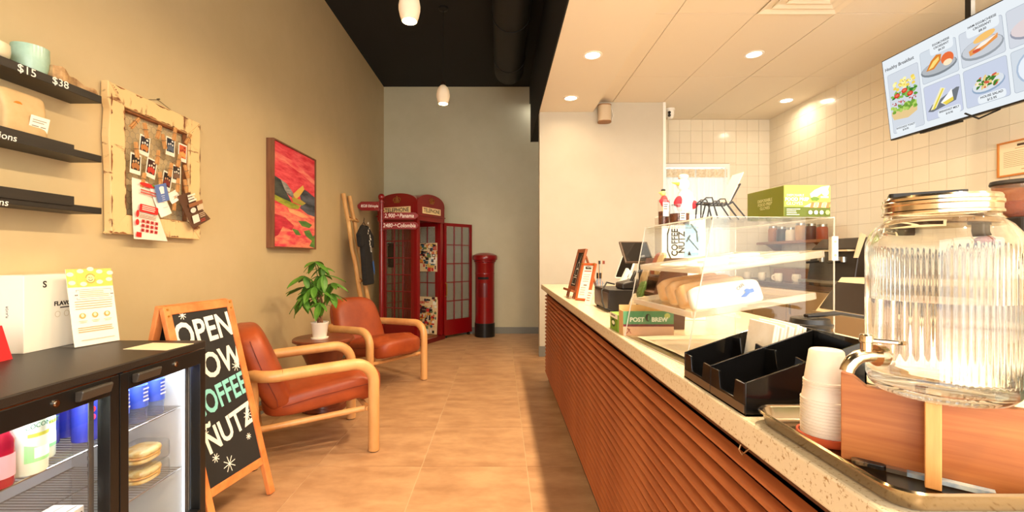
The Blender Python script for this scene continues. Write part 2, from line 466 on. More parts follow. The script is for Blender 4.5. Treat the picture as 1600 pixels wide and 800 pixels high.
downlight(2.33, 4.18, ZT, 'recessed downlight in the middle of the panel ceiling', 'panel ceiling downlights', .40, KWARM)
downlight(3.40, 5.41, ZT, 'recessed downlight in the panel ceiling close against the tiled wall', 'panel ceiling downlights', .14, KWARM)
for i, (x, y) in enumerate(((2.33, 1.7), (3.40, 2.9), (2.33, -.3))): downlight(x, y, ZT, 'panel ceiling downlight above the picture, %s' % ('next to the air diffuser', 'over the menu screen', 'by the shop front')[i], 'panel ceiling downlights', .30, KWARM)
# pendants
def pendant(x, y, zb, label):
    t = thing('pendant_lamp', label, 'pendant lamp', (x, y, zb), 0, 'white pendant lamps')
    prof = [(.050, 0), (.061, .03), (.070, .07), (.071, .10), (.064, .14), (.048, .175), (.028, .196), (.020, .20)]
    inner = [(r - .004, z) for r, z in prof[::-1]]
    MB().lathe(prof + inner, 32).build('glass_shade', translucent('opal_glass', (250, 238, 214), .06), t, smooth=True)
    MB().lathe([(0, .004), (.018, .008), (.034, .022), (.040, .044), (.034, .066), (.018, .082), (0, .086)], 24).build('bulb', emitter('bulb_glow', (255, 216, 150), PEND_E), t, smooth=True)
    MB().lathe([(.022, .198), (.026, .21), (.018, .24), (.006, .25)], 16).build('cap', mat('bronze', (60, 44, 34), .4, .8), t, smooth=True)
    MB().tube([(0, 0, .245), (0, 0, ZB - zb - .02)], .004, 8).build('cord', mat('cord_black', (14, 13, 12), .6), t)
    MB().lathe([(.05, ZB - zb), (.05, ZB - zb - .02), (.012, ZB - zb - .035)], 16).build('canopy', mat('cord_black', (14, 13, 12), .6), t, smooth=True)
pendant(-.60, 3.0, 2.75, 'white glass pendant lamp nearer the camera, at the top edge of the picture')
pendant(-.59, 1.1, 2.75, 'white glass pendant lamp above the camera, outside the picture')
pendant(-.615, 4.88, 2.84, 'smaller looking white glass pendant lamp further back, in front of the back wall')
# air diffuser
t = thing('air_diffuser', 'square white air diffuser in the panel ceiling', 'air vent', (2.26, 3.175, ZT))
fm = mat('diffuser_white', (240, 228, 205), .5)
for k in range(4):
    a = .30 - k * .068; b = a - .05
    m = MB()
    ra = [(-a, -a), (a, -a), (a, a), (-a, a)]; rb = [(-b, -b), (b, -b), (b, b), (-b, b)]
    z0, z1 = -.004 - .004 * (k == 0), .024
    vs = [(x, y, z0) for x, y in ra] + [(x, y, z1 - .010) for x, y in rb] + [(x, y, z0 + .004) for x, y in ra] + [(x, y, z1 - .006) for x, y in rb]
    fs = []
    for i in range(4):
        j = (i + 1) % 4; fs += [(i, j, 4 + j, 4 + i), (8 + i, 8 + j, 12 + j, 12 + i), (i, j, 8 + j, 8 + i), (4 + i, 4 + j, 12 + j, 12 + i)]
    m.add(vs, fs).build('vane', fm, t)
MB().cbox((0, 0, .005), (.17, .17, .012)).build('centre_plate', fm, t)
MB().cbox((0, 0, .0095), (.598, .598, .003)).build('backing', fm, t)
# speaker and camera
t = thing('wall_speaker', 'small round-sided beige speaker high on the white partition wall', 'speaker', (1.235, YP - .075, 2.80))
MB().prism(rrect(.15, .13, .055, 6), (0, 0, 0), (1, 0, 0), (0, 1, 0), (0, 0, 1), .20).build('body', mat('speaker_beige', (206, 186, 156), .45), t, smooth=True)
MB().prism(rrect(.156, .136, .057, 6), (0, 0, -.004), (1, 0, 0), (0, 1, 0), (0, 0, 1), .012).build('base_band', mat('speaker_brown', (150, 106, 66), .5), t, smooth=True)
MB().prism(rrect(.156, .136, .057, 6), (0, 0, .19), (1, 0, 0), (0, 1, 0), (0, 0, 1), .012).build('top_band', mat('speaker_brown', (150, 106, 66), .5), t, smooth=True)
MB().box(-.02, .02, .06, .075, .06, .14).build('bracket', mat('speaker_brown', (150, 106, 66), .5), t)
MB().tube([(.075, .05, .20), (.10, .06, .18), (.12, .065, .10), (.10, .066, .03), (.06, .06, .0)], .004, 8).build('cable', mat('white_plastic', (244, 240, 230), .4), t, smooth=True)
t = thing('security_camera', 'white dome security camera hanging from the panel ceiling', 'camera', (2.13, 5.72, ZT))
MB().lathe([(.06, 0), (.06, -.02), (.05, -.03)], 24).build('base', mat('white_plastic', (244, 240, 230), .4), t, smooth=True)
MB().lathe([(.05, -.03), (.055, -.06), (.05, -.10), (.03, -.125), (0, -.13)], 24).build('housing', mat('white_plastic', (244, 240, 230), .4), t, smooth=True)
for z in (-.06, -.095): MB().tube([(-.02, -.030, z), (-.03, -.062, z - .004)], .018, 14).build('lens', mat('lens_black', (12, 12, 14), .1), t)
# ================================================================== LEFT WALL
chalk = mat('chalk_white', (240, 236, 226), .8)
LW = lambda y, z, x=XL: frame((x, y, z), (0, 1, 0), (0, 0, 1))
def on_left(px, py, X):
    Y = -X * 711.0 / (782 - px); return Y, CAMZ + (402 - py) * Y / 711.0
# floating shelves
shelf_m = mat('shelf_black', (34, 29, 24), .45, col2=(44, 37, 30), scale=6, stretch=(8, 1, 8))
XS = -1.696
def shelf(z0, z1, label):
    t = thing('wall_shelf', label, 'shelf', (XL, 1.0, z0), 0, 'black wall shelves')
    MB().box(.0, XS - XL, -.35, .936, 0, z1 - z0).build('board', shelf_m, t, bevel=.002)
    return t
s1 = shelf(1.848, 1.880, 'top black floating shelf, carrying the mint cup')
s2 = shelf(1.597, 1.626, 'middle black floating shelf, carrying the paper coffee bag')
s3 = shelf(1.378, 1.405, 'bottom black floating shelf with nothing but a lettered strip on it')
def shelf_text(s, y, z, size, par, zb): text(s, size, chalk, frame((XS - XL + .0008, y - 1.0, z - zb), (0, 1, 0), (0, 0, 1)), par, sx=1.1)
y, z = on_left(42, 111, XS); shelf_text('$15', y, z, .040, s1, 1.848)
y, z = on_left(94.5, 130, XS); shelf_text('$38', y, z, .040, s1, 1.848)
for par, zb, top, px, py, s in ((s2, 1.597, 1.64, 5, 212, 'Donations'), (s3, 1.378, 1.436, -9, 315, 'Creations')):
    MB().box(XS - XL - .002, XS - XL + .006, -.35, .804, -.001 if par is s2 else .020, top - zb).build('name_strip', shelf_m, par)
    y, z = on_left(px, py, XS + .006)
    text('ations', .034, chalk, frame((XS - XL + .0066, y - 1.0, z - zb), (0, 1, 0), (0, 0, 1)), par, shear=.15, sx=1.05)
# pottery and bag
def cup_prof(r, h, t=.004): return [(r * .66, 0), (r * .84, .006), (r * .96, h * .3), (r, h * .62), (r * .98, h), (r * .98 - t, h), (r - t, h * .62), (r * .90 - t, h * .3), (r * .6, .010), (0, .008)]
mint = mat('mint_glaze', (152, 186, 168), .22, col2=(176, 206, 190), scale=14, bump=.15)
y, z = on_left(46, 100, -1.76)
tag(MB().lathe(cup_prof(.054, .100), 36).build('ceramic_cup', mint, smooth=True, loc=(-1.762, 1.705, 1.880)), 'mint green hand-thrown ceramic cup on the top black shelf', 'cup')
tag(MB().lathe(cup_prof(.058, .055), 36).build('ceramic_bowl', mat('cream_glaze', (226, 216, 186), .25, col2=(214, 202, 168), scale=9), smooth=True, loc=(-1.762, 1.56, 1.880)), 'cream ceramic bowl at the left edge of the picture beside the mint cup', 'bowl')
b = MB(); n = 14
def slab(u, v):
    yy = -.09 + .19 * u; h = .048 * (1 - u) ** .8 + .006
    return (-.045 + .09 * v + .01 * math.sin(9 * u), yy, h + .006 * math.sin(17 * u + 5 * v))
b.grid(slab, n, 5)
def slab2(u, v): p = slab(u, v); return (p[0], p[1], .0005)
b.grid(slab2, n, 5)
k = (n + 1) * 6
for i in range(n):
    b.f += [(i, i + 1, k + i + 1, k + i)]; b.mi.append(0)
    o = 5 * (n + 1); b.f += [(o + i, o + i + 1, k + o + i + 1, k + o + i)]; b.mi.append(0)
for j in range(5):
    a, c = j * (n + 1), (j + 1) * (n + 1); b.f += [(a, c, k + c, k + a), (a + n, c + n, k + c + n, k + a + n)]; b.mi += [0, 0]
tag(b.build('bark_slab', mat('bark', (128, 92, 58), .85, col2=(196, 160, 112), scale=22, bump=.4), loc=(-1.752, 1.825, 1.880)), 'rough brown slab of bark lying at the end of the top shelf', 'wood piece')
bag = thing('coffee_bag', 'kraft paper coffee bag with white label on the middle shelf', 'coffee bag', (-1.755, 1.655, 1.626))
def bagf(q):
    x, yy, zz = q; k = (zz + .085) / .17
    pinch = 1 - .75 * max(0, k - .45) ** 1.3 * 1.6
    wid = 1 - .12 * math.sin(k * math.pi) + .10 * max(0, k - .8)
    return (x * max(.10, pinch), yy * wid, zz + .085)
MB().sup(.04, .085, .085, .3, 32, 20, bagf).build('pouch', mat('kraft_paper', (206, 176, 128), .6, col2=(196, 164, 116), scale=14, bump=.25), bag, smooth=60)
pr = Print(frame((.0405, .035, .055), (0, 1, 0), (.22, 0, 1)))
pr.rect((246, 240, 226), -.035, .035, -.045, .035).lines((150, 140, 120), -.026, .026, .022, 2, .008, .003).lines((120, 112, 100), -.026, .0, .0, 3, .010, .003).lines((120, 112, 100), .006, .026, .0, 3, .010, .003)
pr.build('label_print', bag)
pr = Print(frame((.030, -.03, .115), (0, 1, 0), (.45, 0, 1))); pr.ell((216, 130, 40), 0, 0, .016, .012); pr.ell((120, 60, 30), 0, 0, .009, .004); pr.build('seal_sticker', bag)
# ------------------------------------------------------------------ rustic pin board
XBD = -1.788
pb = thing('pin_board', 'rustic cream wooden frame with chicken wire holding pegged photos', 'pin board', (XL, 2.395, 1.65))
rust = mat('chipped_cream_wood', (230, 196, 140), .7, col2=(120, 66, 30), scale=11, stretch=(1, 2.2, .6), detail=10, lo=.57, hi=.66, bump=.35)
rust_v = mat('chipped_cream_wood_upright', (230, 196, 140), .7, col2=(120, 66, 30), scale=11, stretch=(1, .6, 2.2), detail=10, lo=.58, hi=.67, bump=.35)
edge_m = mat('raw_brown_wood', (122, 72, 38), .8, col2=(150, 92, 50), scale=30)
w, h, bw = .315, .35, .098
def rail(poly, m, name='frame_rail'):
    MB().prism(poly, (.006, 0, 0), (0, 1, 0), (0, 0, 1), (1, 0, 0), .036).build(name, m, pb, bevel=.004)
rail([(-w, h), (-w + bw - .01, h - bw + .01), (w - bw, h - bw), (w, h - .008)], rust)
rail([(-w, -h + .006), (-w + bw, -h + bw), (w - bw, -h + bw), (w, -h)], rust)
rail([(-w - .004, h + .006), (-w + bw - .012, h - bw + .008), (-w + bw, -h + bw), (-w + .012, -h), (-w + .008, -.05), (-w - .002, .1), (-w + .006, h - .12), (-w - .006, h - .08)], rust_v)
rail([(w, h - .012), (w - bw, h - bw), (w - bw, -h + bw), (w, -h + .004)], rust_v)
for (a, c, e, f) in ((-w + bw - .006, w - bw, h - bw - .004, h - bw + .004), (-w + bw, w - bw, -h + bw - .004, -h + bw + .004)):
    MB().box(.006, .030, a, c, e, f).build('inner_lip', edge_m, pb)
for (a, c) in ((-w + bw - .004, -w + bw + .004), (w - bw - .004, w - bw + .004)):
    MB().box(.006, .030, a, c, -h + bw, h - bw).build('inner_lip', edge_m, pb)
rw_ = random.Random(3); wear = Print(frame((.0422, 0, 0), (0, 1, 0), (0, 0, 1)), step=.00004)
def flecks(p0, p1, side, n):
    p0, p1 = Vector(p0), Vector(p1); d = p1 - p0; q = Vector((-d.y, d.x)).normalized() * side
    for i in range(n):
        a = rw_.random(); b = min(1, a + rw_.uniform(.02, .11)); w0 = rw_.uniform(.002, .008)
        wear.poly(rw_.choice(((122, 70, 36), (146, 88, 46), (96, 52, 28))), [tuple(p0 + d * a), tuple(p0 + d * b), tuple(p0 + d * (b - (b - a) * .2) + q * w0 * .6), tuple(p0 + d * (a + (b - a) * .5) + q * w0), tuple(p0 + d * (a + (b - a) * .15) + q * w0 * .5)])
for (a, b, sd, n_) in (((-w + .008, h - .004), (w - .006, h - .014), -1, 12), ((-w + bw - .01, h - bw + .012), (w - bw, h - bw + .003), 1, 14), ((-w + .012, -h + .008), (w - .006, -h + .006), 1, 12), ((-w + bw, -h + bw - .004), (w - bw, -h + bw - .003), -1, 10), ((-w + .010, -h + .01), (-w + .008, h - .02), -1, 16), ((-w + bw - .006, -h + bw), (-w + bw - .016, h - bw), 1, 16), ((w - .005, -h + .01), (w - .005, h - .02), 1, 16), ((w - bw + .003, -h + bw), (w - bw + .003, h - bw), -1, 16), ((-w + .01, h - .01), (-w + bw - .012, h - bw + .010), 1, 5), ((w - .01, h - .02), (w - bw, h - bw), 1, 5)):
    flecks(a, b, sd, n_)
tag(wear.build('worn_paint', pb), kind='stuff')
net = MB(); cell = .034
iy0, iy1, iz0, iz1 = -w + bw, w - bw, -h + bw, h - bw
def seg(p, q):
    if all(iy0 <= a[0] <= iy1 and iz0 <= a[1] <= iz1 for a in (p, q)): net.tube([(.018, p[0], p[1]), (.018, q[0], q[1])], .0006, 3, caps=False)
rr = cell / math.sqrt(3)
for i in range(-14, 15):
    for j in range(-16, 17):
        cx = i * cell + (cell / 2 if j % 2 else 0); cz = j * rr * 1.5
        P = [(cx + rr * math.cos(R(90 + 60 * q)), cz + rr * math.sin(R(90 + 60 * q))) for q in range(3 + 1)]
        for q in range(3): seg(P[q], P[q + 1])
net.build('wire_mesh', mat('galvanised', (120, 112, 96), .4, .7), pb)
MB().tube([(.004, -.08, h - .004), (.004, .03, h + .035), (.004, .20, h - .008)], .0012, 5).build('hanging_wire', mat('galvanised', (120, 112, 96), .4, .7), pb)
MB().tube([(-.002, .03, h + .036), (.014, .03, h + .038)], .004, 8).build('nail', mat('galvanised', (120, 112, 96), .4, .7), pb)
# pegs
peg_m = mat('peg_wood', (214, 158, 96), .6, col2=(196, 136, 78), scale=40)
peg = None
pegs = [(207, 192, 40, 'at the top left corner of the wire, holding nothing'), (224, 204, -14, 'above the upper left photo'), (244.5, 206, 16, 'upright in the top middle of the wire'), (252.5, 221, -16, 'hanging free under the top middle peg'),
        (269.5, 209.5, 10, 'above the upper middle photo'), (291, 217, 35, 'above the rightmost photo'), (209.5, 234, -8, 'above the leftmost photo'), (243, 245.5, 8, 'above the photo of a red group, centre left'),
        (276, 251, 14, 'above the right middle photo'), (263, 265, 12, 'above the lowest photo'), (288, 268, -24, 'beside the right rail, holding nothing'), (220, 281, 14, 'on top of the large red and white flyer'),
        (247, 280, -6, 'on top of the blue card'), (274.5, 289, 6, 'above the small white card'), (287, 291, -14, 'on top of the dark brown flyer'), (269, 318, 6, 'at the lower end of the small white card')]
for i, (px, py, a, lab) in enumerate(pegs):
    Y, Z = on_left(px, py, XBD); loc = (XBD + .012, Y, Z); rot = (R(-a), 0, 0)
    L = 'wooden clothes peg ' + lab
    if peg is None:
        peg = thing('clothes_peg', L, 'clothes peg', loc, 0, 'clothes pegs on the pin board', rot)
        for sgn in (-1, 1):
            MB().prism([(-.038, .0015), (-.036, .007), (.0, .008), (.038, .0085), (.038, .0035), (.005, .0012)], (-.005, 0, 0), (0, 0, -1), (0, sgn, 0), (1, 0, 0), .010).build('prong', peg_m, peg)
        MB().tube([(-.007, -.009, .004), (.007, -.009, .004), (.007, .009, .004), (-.007, .009, .004)], .0014, 6, closed=True).build('spring', mat('galvanised', (120, 112, 96), .4, .7), peg)
    else: dup(peg, loc, rot, L)
# instant photos
photo_col = [((40, 36, 44), (190, 120, 60), (230, 220, 210)), ((30, 40, 56), (90, 100, 120), (220, 220, 220)), ((200, 90, 50), (240, 160, 90), (120, 40, 24)), ((38, 30, 28), (170, 110, 60), (210, 180, 140)),
             ((60, 30, 26), (190, 60, 44), (236, 214, 190)), ((30, 22, 24), (120, 44, 36), (200, 150, 110)), ((50, 40, 36), (120, 90, 70), (226, 216, 200))]
photos = [(224.5, 227.5, 7, 'upper left instant photo of two people, pegged above the leftmost one'), (265, 229, 2, 'upper middle instant photo with a dark blue picture'), (284, 239, 3, 'instant photo with an orange picture, pegged nearest the right rail'), (210.5, 256, 4, 'leftmost instant photo of a group, pegged beside the left rail'),
          (235, 263, 10, 'instant photo of people in red, centre left of the wire'), (259.5, 283, 12, 'lowest instant photo, with a very dark picture'), (274.5, 272.5, 2, 'instant photo just above the small white card')]
for (px, py, a, lab), pc in zip(photos, photo_col):
    Y, Z = on_left(px, py, XBD)
    t = thing('instant_photo', lab, 'photo', (XBD + .004, Y, Z), 0, 'instant photos on the pin board', (R(-a), 0, 0))
    MB().box(0, .0006, -.033, .033, -.050, .050).build('card', mat('photo_card', (238, 230, 214), .45), t)
    p = Print(frame((.0006, 0, 0), (0, 1, 0), (0, 0, 1))); p.rect(pc[0], -.027, .027, -.030, .042)
    for q in range(3):
        p.ell(pc[1], -.014 + .014 * q, -.012 + .004 * (q % 2), .009, .016, 12, wob=.3, seed=q); p.ell(pc[2], -.014 + .014 * q, .010 + .004 * (q % 2), .005, .006, 10)
    p.ell(pc[2], .012, .030, .008, .005, 10)
    p.build('picture', t)
def sheet(name, label, cat, pts, lift=.006):
    """paper quad pegged to the board, corners given in the photo: tl, tr, br, bl"""
    q = [on_left(px, py, XBD) for px, py in pts]
    c = (sum(a[0] for a in q) / 4, sum(a[1] for a in q) / 4)
    t = thing(name, label, cat, (XBD + lift, c[0], c[1]))
    u = Vector((q[1][0] - q[0][0], q[1][1] - q[0][1])); v = Vector((q[0][0] - q[3][0], q[0][1] - q[3][1]))
    wd, ht = (u.length + Vector((q[2][0] - q[3][0], q[2][1] - q[3][1])).length) / 2, v.length
    m = MB(); m.grid(lambda a, b: ((.010 * (1 - b) ** 2 + .004 * math.sin(a * 3)), (q[3][0] * (1 - a) + q[2][0] * a) * (1 - b) + (q[0][0] * (1 - a) + q[1][0] * a) * b - c[0],
                                   (q[3][1] * (1 - a) + q[2][1] * a) * (1 - b) + (q[0][1] * (1 - a) + q[1][1] * a) * b - c[1]), 8, 8)
    M = frame((0, q[3][0] - c[0], q[3][1] - c[1]), (0, u.x, u.y), (0, v.x, v.y))
    return t, m, M, wd, ht
def curl(m, pts):  # follow the sheet bend
    return m
t, m, M, wd, ht = sheet('flyer', 'large curling white flyer with red print at lower left of the pin board', 'flyer', ((204, 277), (229, 285), (257, 377), (204, 373)))
m.build('paper', mat('flyer_paper', (240, 228, 212), .6), t, smooth=True)
M = M @ Matrix.Translation((0, 0, .0135)); p = Print(M)
p.ell((206, 40, 34), wd * .35, ht * .93, wd * .30, ht * .035); p.ell((110, 160, 60), wd * .66, ht * .95, wd * .12, ht * .018)
p.lines((190, 70, 60), wd * .10, wd * .80, ht * .84, 2, ht * .045, ht * .020, seed=3)
p.poly((208, 40, 36), [(a + wd * .48, b + ht * .53) for a, b in rrect(wd * .75, ht * .13, .008)]); p.lines((244, 220, 210), wd * .20, wd * .75, ht * .575, 3, ht * .03, ht * .014, seed=4)
p.lines((170, 130, 110), wd * .12, wd * .9, ht * .43, 3, ht * .026, ht * .010, seed=5)
p.rects((196, 56, 50), [(wd * (.22 + .18 * i), wd * (.34 + .18 * i), ht * (.14 + .075 * j), ht * (.19 + .075 * j)) for i in range(4) for j in range(3)])
p.rects((120, 30, 40), [(wd * (.25 + .18 * i), wd * (.30 + .18 * i), ht * (.15 + .075 * j), ht * (.175 + .075 * j)) for i in range(4) for j in range(3)])
p.ell((208, 40, 36), wd * .04, ht * .42, wd * .06, ht * .06); p.ell((208, 40, 36), wd * .05, ht * .28, wd * .07, ht * .05); p.rect((206, 36, 32), wd * .04, wd * .24, ht * .04, ht * .12)
p.build('print', t)
t, m, M, wd, ht = sheet('bookmark_card', 'blue and white card pegged in the lower middle of the pin board', 'card', ((229, 291), (248, 287), (262, 333), (245, 340)), .012)
m.build('paper', mat('card_paper', (242, 236, 224), .5), t, smooth=True)
p = Print(M @ Matrix.Translation((0, 0, .0135))); p.rect((92, 116, 176), 0, wd, ht * .46, ht)
p.poly((226, 226, 230), [(wd * .38, ht * .70), (wd * .68, ht * .70), (wd * .74, ht * .90), (wd * .62, ht * .93), (wd * .44, ht * .93), (wd * .32, ht * .90)])
p.rects((210, 216, 230), [(wd * .36, wd * .66, ht * .63, ht * .645), (wd * .40, wd * .62, ht * .57, ht * .585), (wd * .38, wd * .64, ht * .51, ht * .525)])
p.ell((200, 196, 190), wd * .5, ht * .45, wd * .08, ht * .02); p.lines((170, 170, 170), wd * .30, wd * .7, ht * .28, 1, .02, ht * .012)
p.build('print', t)
t, m, M, wd, ht = sheet('flyer', 'dark brown flyer with white boxes tilted over the right rail of the pin board', 'flyer', ((270, 306), (289, 300), (320, 342), (292, 357)), .024)
m.build('paper', mat('brown_paper', (92, 60, 40), .5), t, smooth=True)
p = Print(M @ Matrix.Translation((0, 0, .0135))); p.lines((236, 226, 210), wd * .10, wd * .62, ht * .92, 3, ht * .075, ht * .05, seed=8)
p.rect((150, 96, 60), wd * .05, wd * .95, ht * .58, ht * .68); p.ell((226, 214, 200), wd * .25, ht * .48, wd * .18, ht * .07); p.rect((214, 190, 160), wd * .52, wd * .92, ht * .42, ht * .56)
p.rect((232, 222, 206), wd * .08, wd * .50, ht * .12, ht * .34); p.lines((214, 190, 160), wd * .56, wd * .94, ht * .34, 3, ht * .05, ht * .02, seed=9); p.lines((190, 60, 50), wd * .56, wd * .9, ht * .16, 2, ht * .05, ht * .02, seed=10)
p.build('print', t)
t, m, M, wd, ht = sheet('note_card', 'small plain white card pegged left of the dark brown flyer', 'card', ((258, 303), (272, 296), (278, 309), (264, 319)), .008)
m.build('paper', mat('card_paper', (242, 236, 224), .5), t, smooth=True)
p = Print(M @ Matrix.Translation((0, 0, .0135))); p.lines((190, 180, 160), wd * .2, wd * .8, ht * .6, 2, ht * .2, ht * .05); p.build('print', t)
# ------------------------------------------------------------------ painting
pa = thing('painting', 'red and pink abstract landscape canvas in a deep brown wooden frame', 'painting', (XL, 3.96, 1.70))
pw, ph = .395, .418
wood_fr = mat('walnut_frame', (128, 82, 52), .5, col2=(104, 62, 38), scale=9, stretch=(4, 4, .5), bump=.1)
for nm, a in (('frame_side', (0, .062, -pw - .012, -pw, -ph - .012, ph + .012)), ('frame_side', (0, .062, pw, pw + .012, -ph - .012, ph + .012)), ('frame_side', (0, .062, -pw, pw, ph, ph + .012)), ('frame_side', (0, .062, -pw, pw, -ph - .012, -ph))):
    MB().box(*a).build(nm, wood_fr, pa)
def brush(name, c1, c2, sc=5): return mat(name, c1, .55, col2=c2, scale=sc, stretch=(1, .8, 4.5), detail=6, lo=.36, hi=.62, bump=.2)
MB().box(.005, .050, -pw, pw, -ph, ph).build('canvas', brush('paint_red', (208, 26, 54), (238, 92, 100), 6), pa)
def dab(m, pts, k): MB().prism([(a * pw, b * ph) for a, b in pts], (.0502, 0, 0), (0, 1, 0), (0, 0, 1), (1, 0, 0), .0004 * k).build('paint_area', m, pa)
dab(brush('paint_coral', (232, 66, 84), (246, 140, 122)), [(-1, .62), (-.4, .66), (.2, .58), (1, .44), (1, .54), (.3, .70), (-.3, .78), (-1, .80)], 1)
dab(brush('paint_pinkfield', (226, 58, 84), (248, 150, 116), 7), [(-1, -.18), (0, -.16), (1, -.28), (1, -1), (-1, -1)], 1)
dab(brush('paint_slate', (34, 40, 44), (74, 80, 76)), [(-1, .34), (-.7, .30), (-.5, .12), (-.3, -.02), (-.2, -.1), (-1, -.04)], 2)
dab(brush('paint_greywhite', (168, 164, 158), (70, 76, 80)), [(-.7, .30), (-.45, .26), (-.15, .12), (-.1, .0), (-.35, .04), (-.52, .12)], 3)
dab(brush('paint_yellow', (232, 180, 66), (206, 190, 110)), [(-.15, .08), (.1, .22), (.35, .34), (.42, .26), (.2, .1), (0, .0)], 3)
dab(brush('paint_dusk', (38, 46, 52), (96, 100, 112)), [(.2, .1), (.42, .26), (.6, .24), (1, .16), (1, -.28), (.6, -.26), (.2, -.16), (.3, -.06)], 4)
dab(brush('paint_olive', (120, 142, 38), (186, 176, 66)), [(-1, -.02), (-.6, -.06), (-.1, -.10), (.2, -.12), (.1, -.2), (-.3, -.22), (-1, -.12)], 5)
dab(brush('paint_ochre', (196, 150, 70), (150, 160, 60)), [(-.2, .02), (.2, .02), (.5, -.03), (.3, -.10), (-.15, -.08)], 6)
dab(brush('paint_crimson', (168, 24, 48), (214, 60, 76)), [(-1, -.38), (-.5, -.42), (-.1, -.56), (-.2, -.66), (-.6, -.60), (-.8, -.78), (-1, -.84)], 2)
dab(brush('paint_leaf', (112, 152, 64), (70, 116, 60)), [(.1, -.44), (.5, -.42), (.85, -.48), (.7, -.56), (.3, -.54)], 3)
dab(brush('paint_leaf', (112, 152, 64), (70, 116, 60)), [(.4, -.64), (.7, -.60), (.9, -.74), (1, -.7), (1, -1), (.7, -.96), (.85, -.84), (.5, -.74)], 3)
dab(brush('paint_leaf', (112, 152, 64), (70, 116, 60)), [(-.2, -.62), (.1, -.64), (.25, -.74), (.0, -.74)], 3)
dab(brush('paint_peach', (248, 186, 130), (240, 140, 100)), [(-.4, -.22), (.2, -.24), (.7, -.32), (.3, -.36), (-.3, -.30)], 3)
# ================================================================== DRINKS COOLER
FY0, FY1, FX, FZ = 1.045, 1.908, -1.235, .847
blk = mat('cooler_black', (20, 18, 17), .35); blk_top = mat('cooler_top', (38, 31, 26), .42, bump=.12, bscale=260)
liner = mat('cooler_liner', (214, 216, 216), .4)
fr = thing('drinks_cooler', 'black two-door glass-fronted drinks cooler under the wall shelves', 'fridge', (FX, FY0, 0))
L = FY1 - FY0; D = -1.80 - FX      # D negative (towards the wall)
MB().box(D, .0, 0, L, FZ - .028, FZ).build('top', blk_top, fr, bevel=.004)
MB().box(D, -.045, 0, .03, .04, FZ - .028).build('side_panel', blk, fr)
MB().box(D, -.045, L - .03, L, .04, FZ - .028).build('side_panel', blk, fr)
MB().box(D, D + .03, .03, L - .03, .04, FZ - .028).build('back_panel', blk, fr)
MB().box(D, -.045, .03, L - .03, .04, .11).build('plinth', blk, fr)
MB().box(-.045, -.03, 0, L, .0, .09).build('kick_grille', blk, fr)
ln = MB().box(D + .03, D + .034, .03, L - .03, .11, FZ - .028).box(D + .03, -.05, .03, .034, .11, FZ - .028).box(D + .03, -.05, L - .034, L - .03, .11, FZ - .028).box(D + .03, -.05, .03, L - .03, .11, .114).box(D + .03, -.05, .03, L - .03, FZ - .034, FZ - .028)
ln.build('liner', liner, fr)
slots = MB()
for i in range(14):
    for j in range(2): slots.box(D + .034, D + .036, .10 + .022 * i, .108 + .022 * i, .44 + .03 * j, .462 + .03 * j)
for i in range(14): slots.box(D + .10, D + .108, L - .036, L - .034, .30 + .03 * i, .315 + .03 * i)
slots.build('vent_slots', mat('slot_dark', (40, 42, 44), .6), fr)
steel = mat('brushed_steel', (176, 172, 164), .28, 1.0)
for z in (.585, .335):
    sh = MB()
    for i in range(43): sh.tube([(D + .05, .045 + i * (L - .09) / 42, z), (-.075, .045 + i * (L - .09) / 42, z)], .0016, 5, caps=False)
    for x in (D + .05, (D - .075) / 2, -.075): sh.tube([(x, .04, z - .002), (x, L - .04, z - .002)], .003, 6)
    sh.build('wire_shelf', steel, fr)
doorlen = L / 2
for k in range(2):
    y0 = k * doorlen + .002; y1 = (k + 1) * doorlen - .002; z0, z1 = .10, FZ - .032; bw = .034
    dm = MB().box(-.042, 0, y0, y0 + bw, z0, z1).box(-.042, 0, y1 - bw, y1, z0, z1).box(-.042, 0, y0 + bw, y1 - bw, z1 - .058, z1).box(-.042, 0, y0 + bw, y1 - bw, z0, z0 + .06)
    dr = dm.build('door', blk, fr, bevel=.002)
    MB().box(-.030, -.026, y0 + bw, y1 - bw, z0 + .06, z1 - .058).build('glass', clear_pane('cooler_glass'), dr)
    MB().box(-.040, -.036, y1 - bw - .035, y1 - bw - .018, z0 + .06, z1 - .058).build('gasket', mat('gasket_grey', (60, 62, 64), .6), dr)
    hy = (y1 - .155) if k == 0 else (y0 + .045)
    MB().prism([(0, .030), (.022, .034), (.026, .028), (.018, .002), (0, 0)], (0.0, hy, z1 - .042), (1, 0, 0), (0, 0, 1), (0, 1, 0), .105).build('handle', mat('handle_grey', (58, 52, 46), .4), dr, bevel=.003)
    ly = y0 + .215 if k == 0 else y0 + .25
    MB().tube([(0, ly, z1 - .026), (.004, ly, z1 - .026)], .010, 18).tube([(.003, ly, z1 - .026), (.0065, ly, z1 - .026)], .006, 14).build('lock', mat('chrome', (220, 214, 204), .12, 1.0), dr)
    MB().box(-.0015, .0005, y0 + .01, y1 - .01, z1 + .001, z1 + .004).build('edge_strip', mat('chrome', (220, 214, 204), .12, 1.0), dr)
# cooler light tube
MB().box(-.075, -.055, .05, L - .05, FZ - .046, FZ - .036).build('light_tube', emitter('cooler_led', (236, 244, 255), 4.0), fr)
MB().box(-.066, -.058, L - .048, L - .038, .13, FZ - .05).build('light_tube', emitter('cooler_led', (236, 244, 255), 4.0), fr)
for yy in (.25, .65):
    l = bpy.data.lights.new('lamp', 'AREA'); l.shape = 'RECTANGLE'; l.size = .03; l.size_y = .35; l.energy = 2.2; l.color = (.90, .95, 1.0)
    o = bpy.data.objects.new('lamp', l); COL.objects.link(o); o.parent = fr; o.location = (-.075, yy, FZ - .05); o.rotation_euler = (0, R(-14), 0)
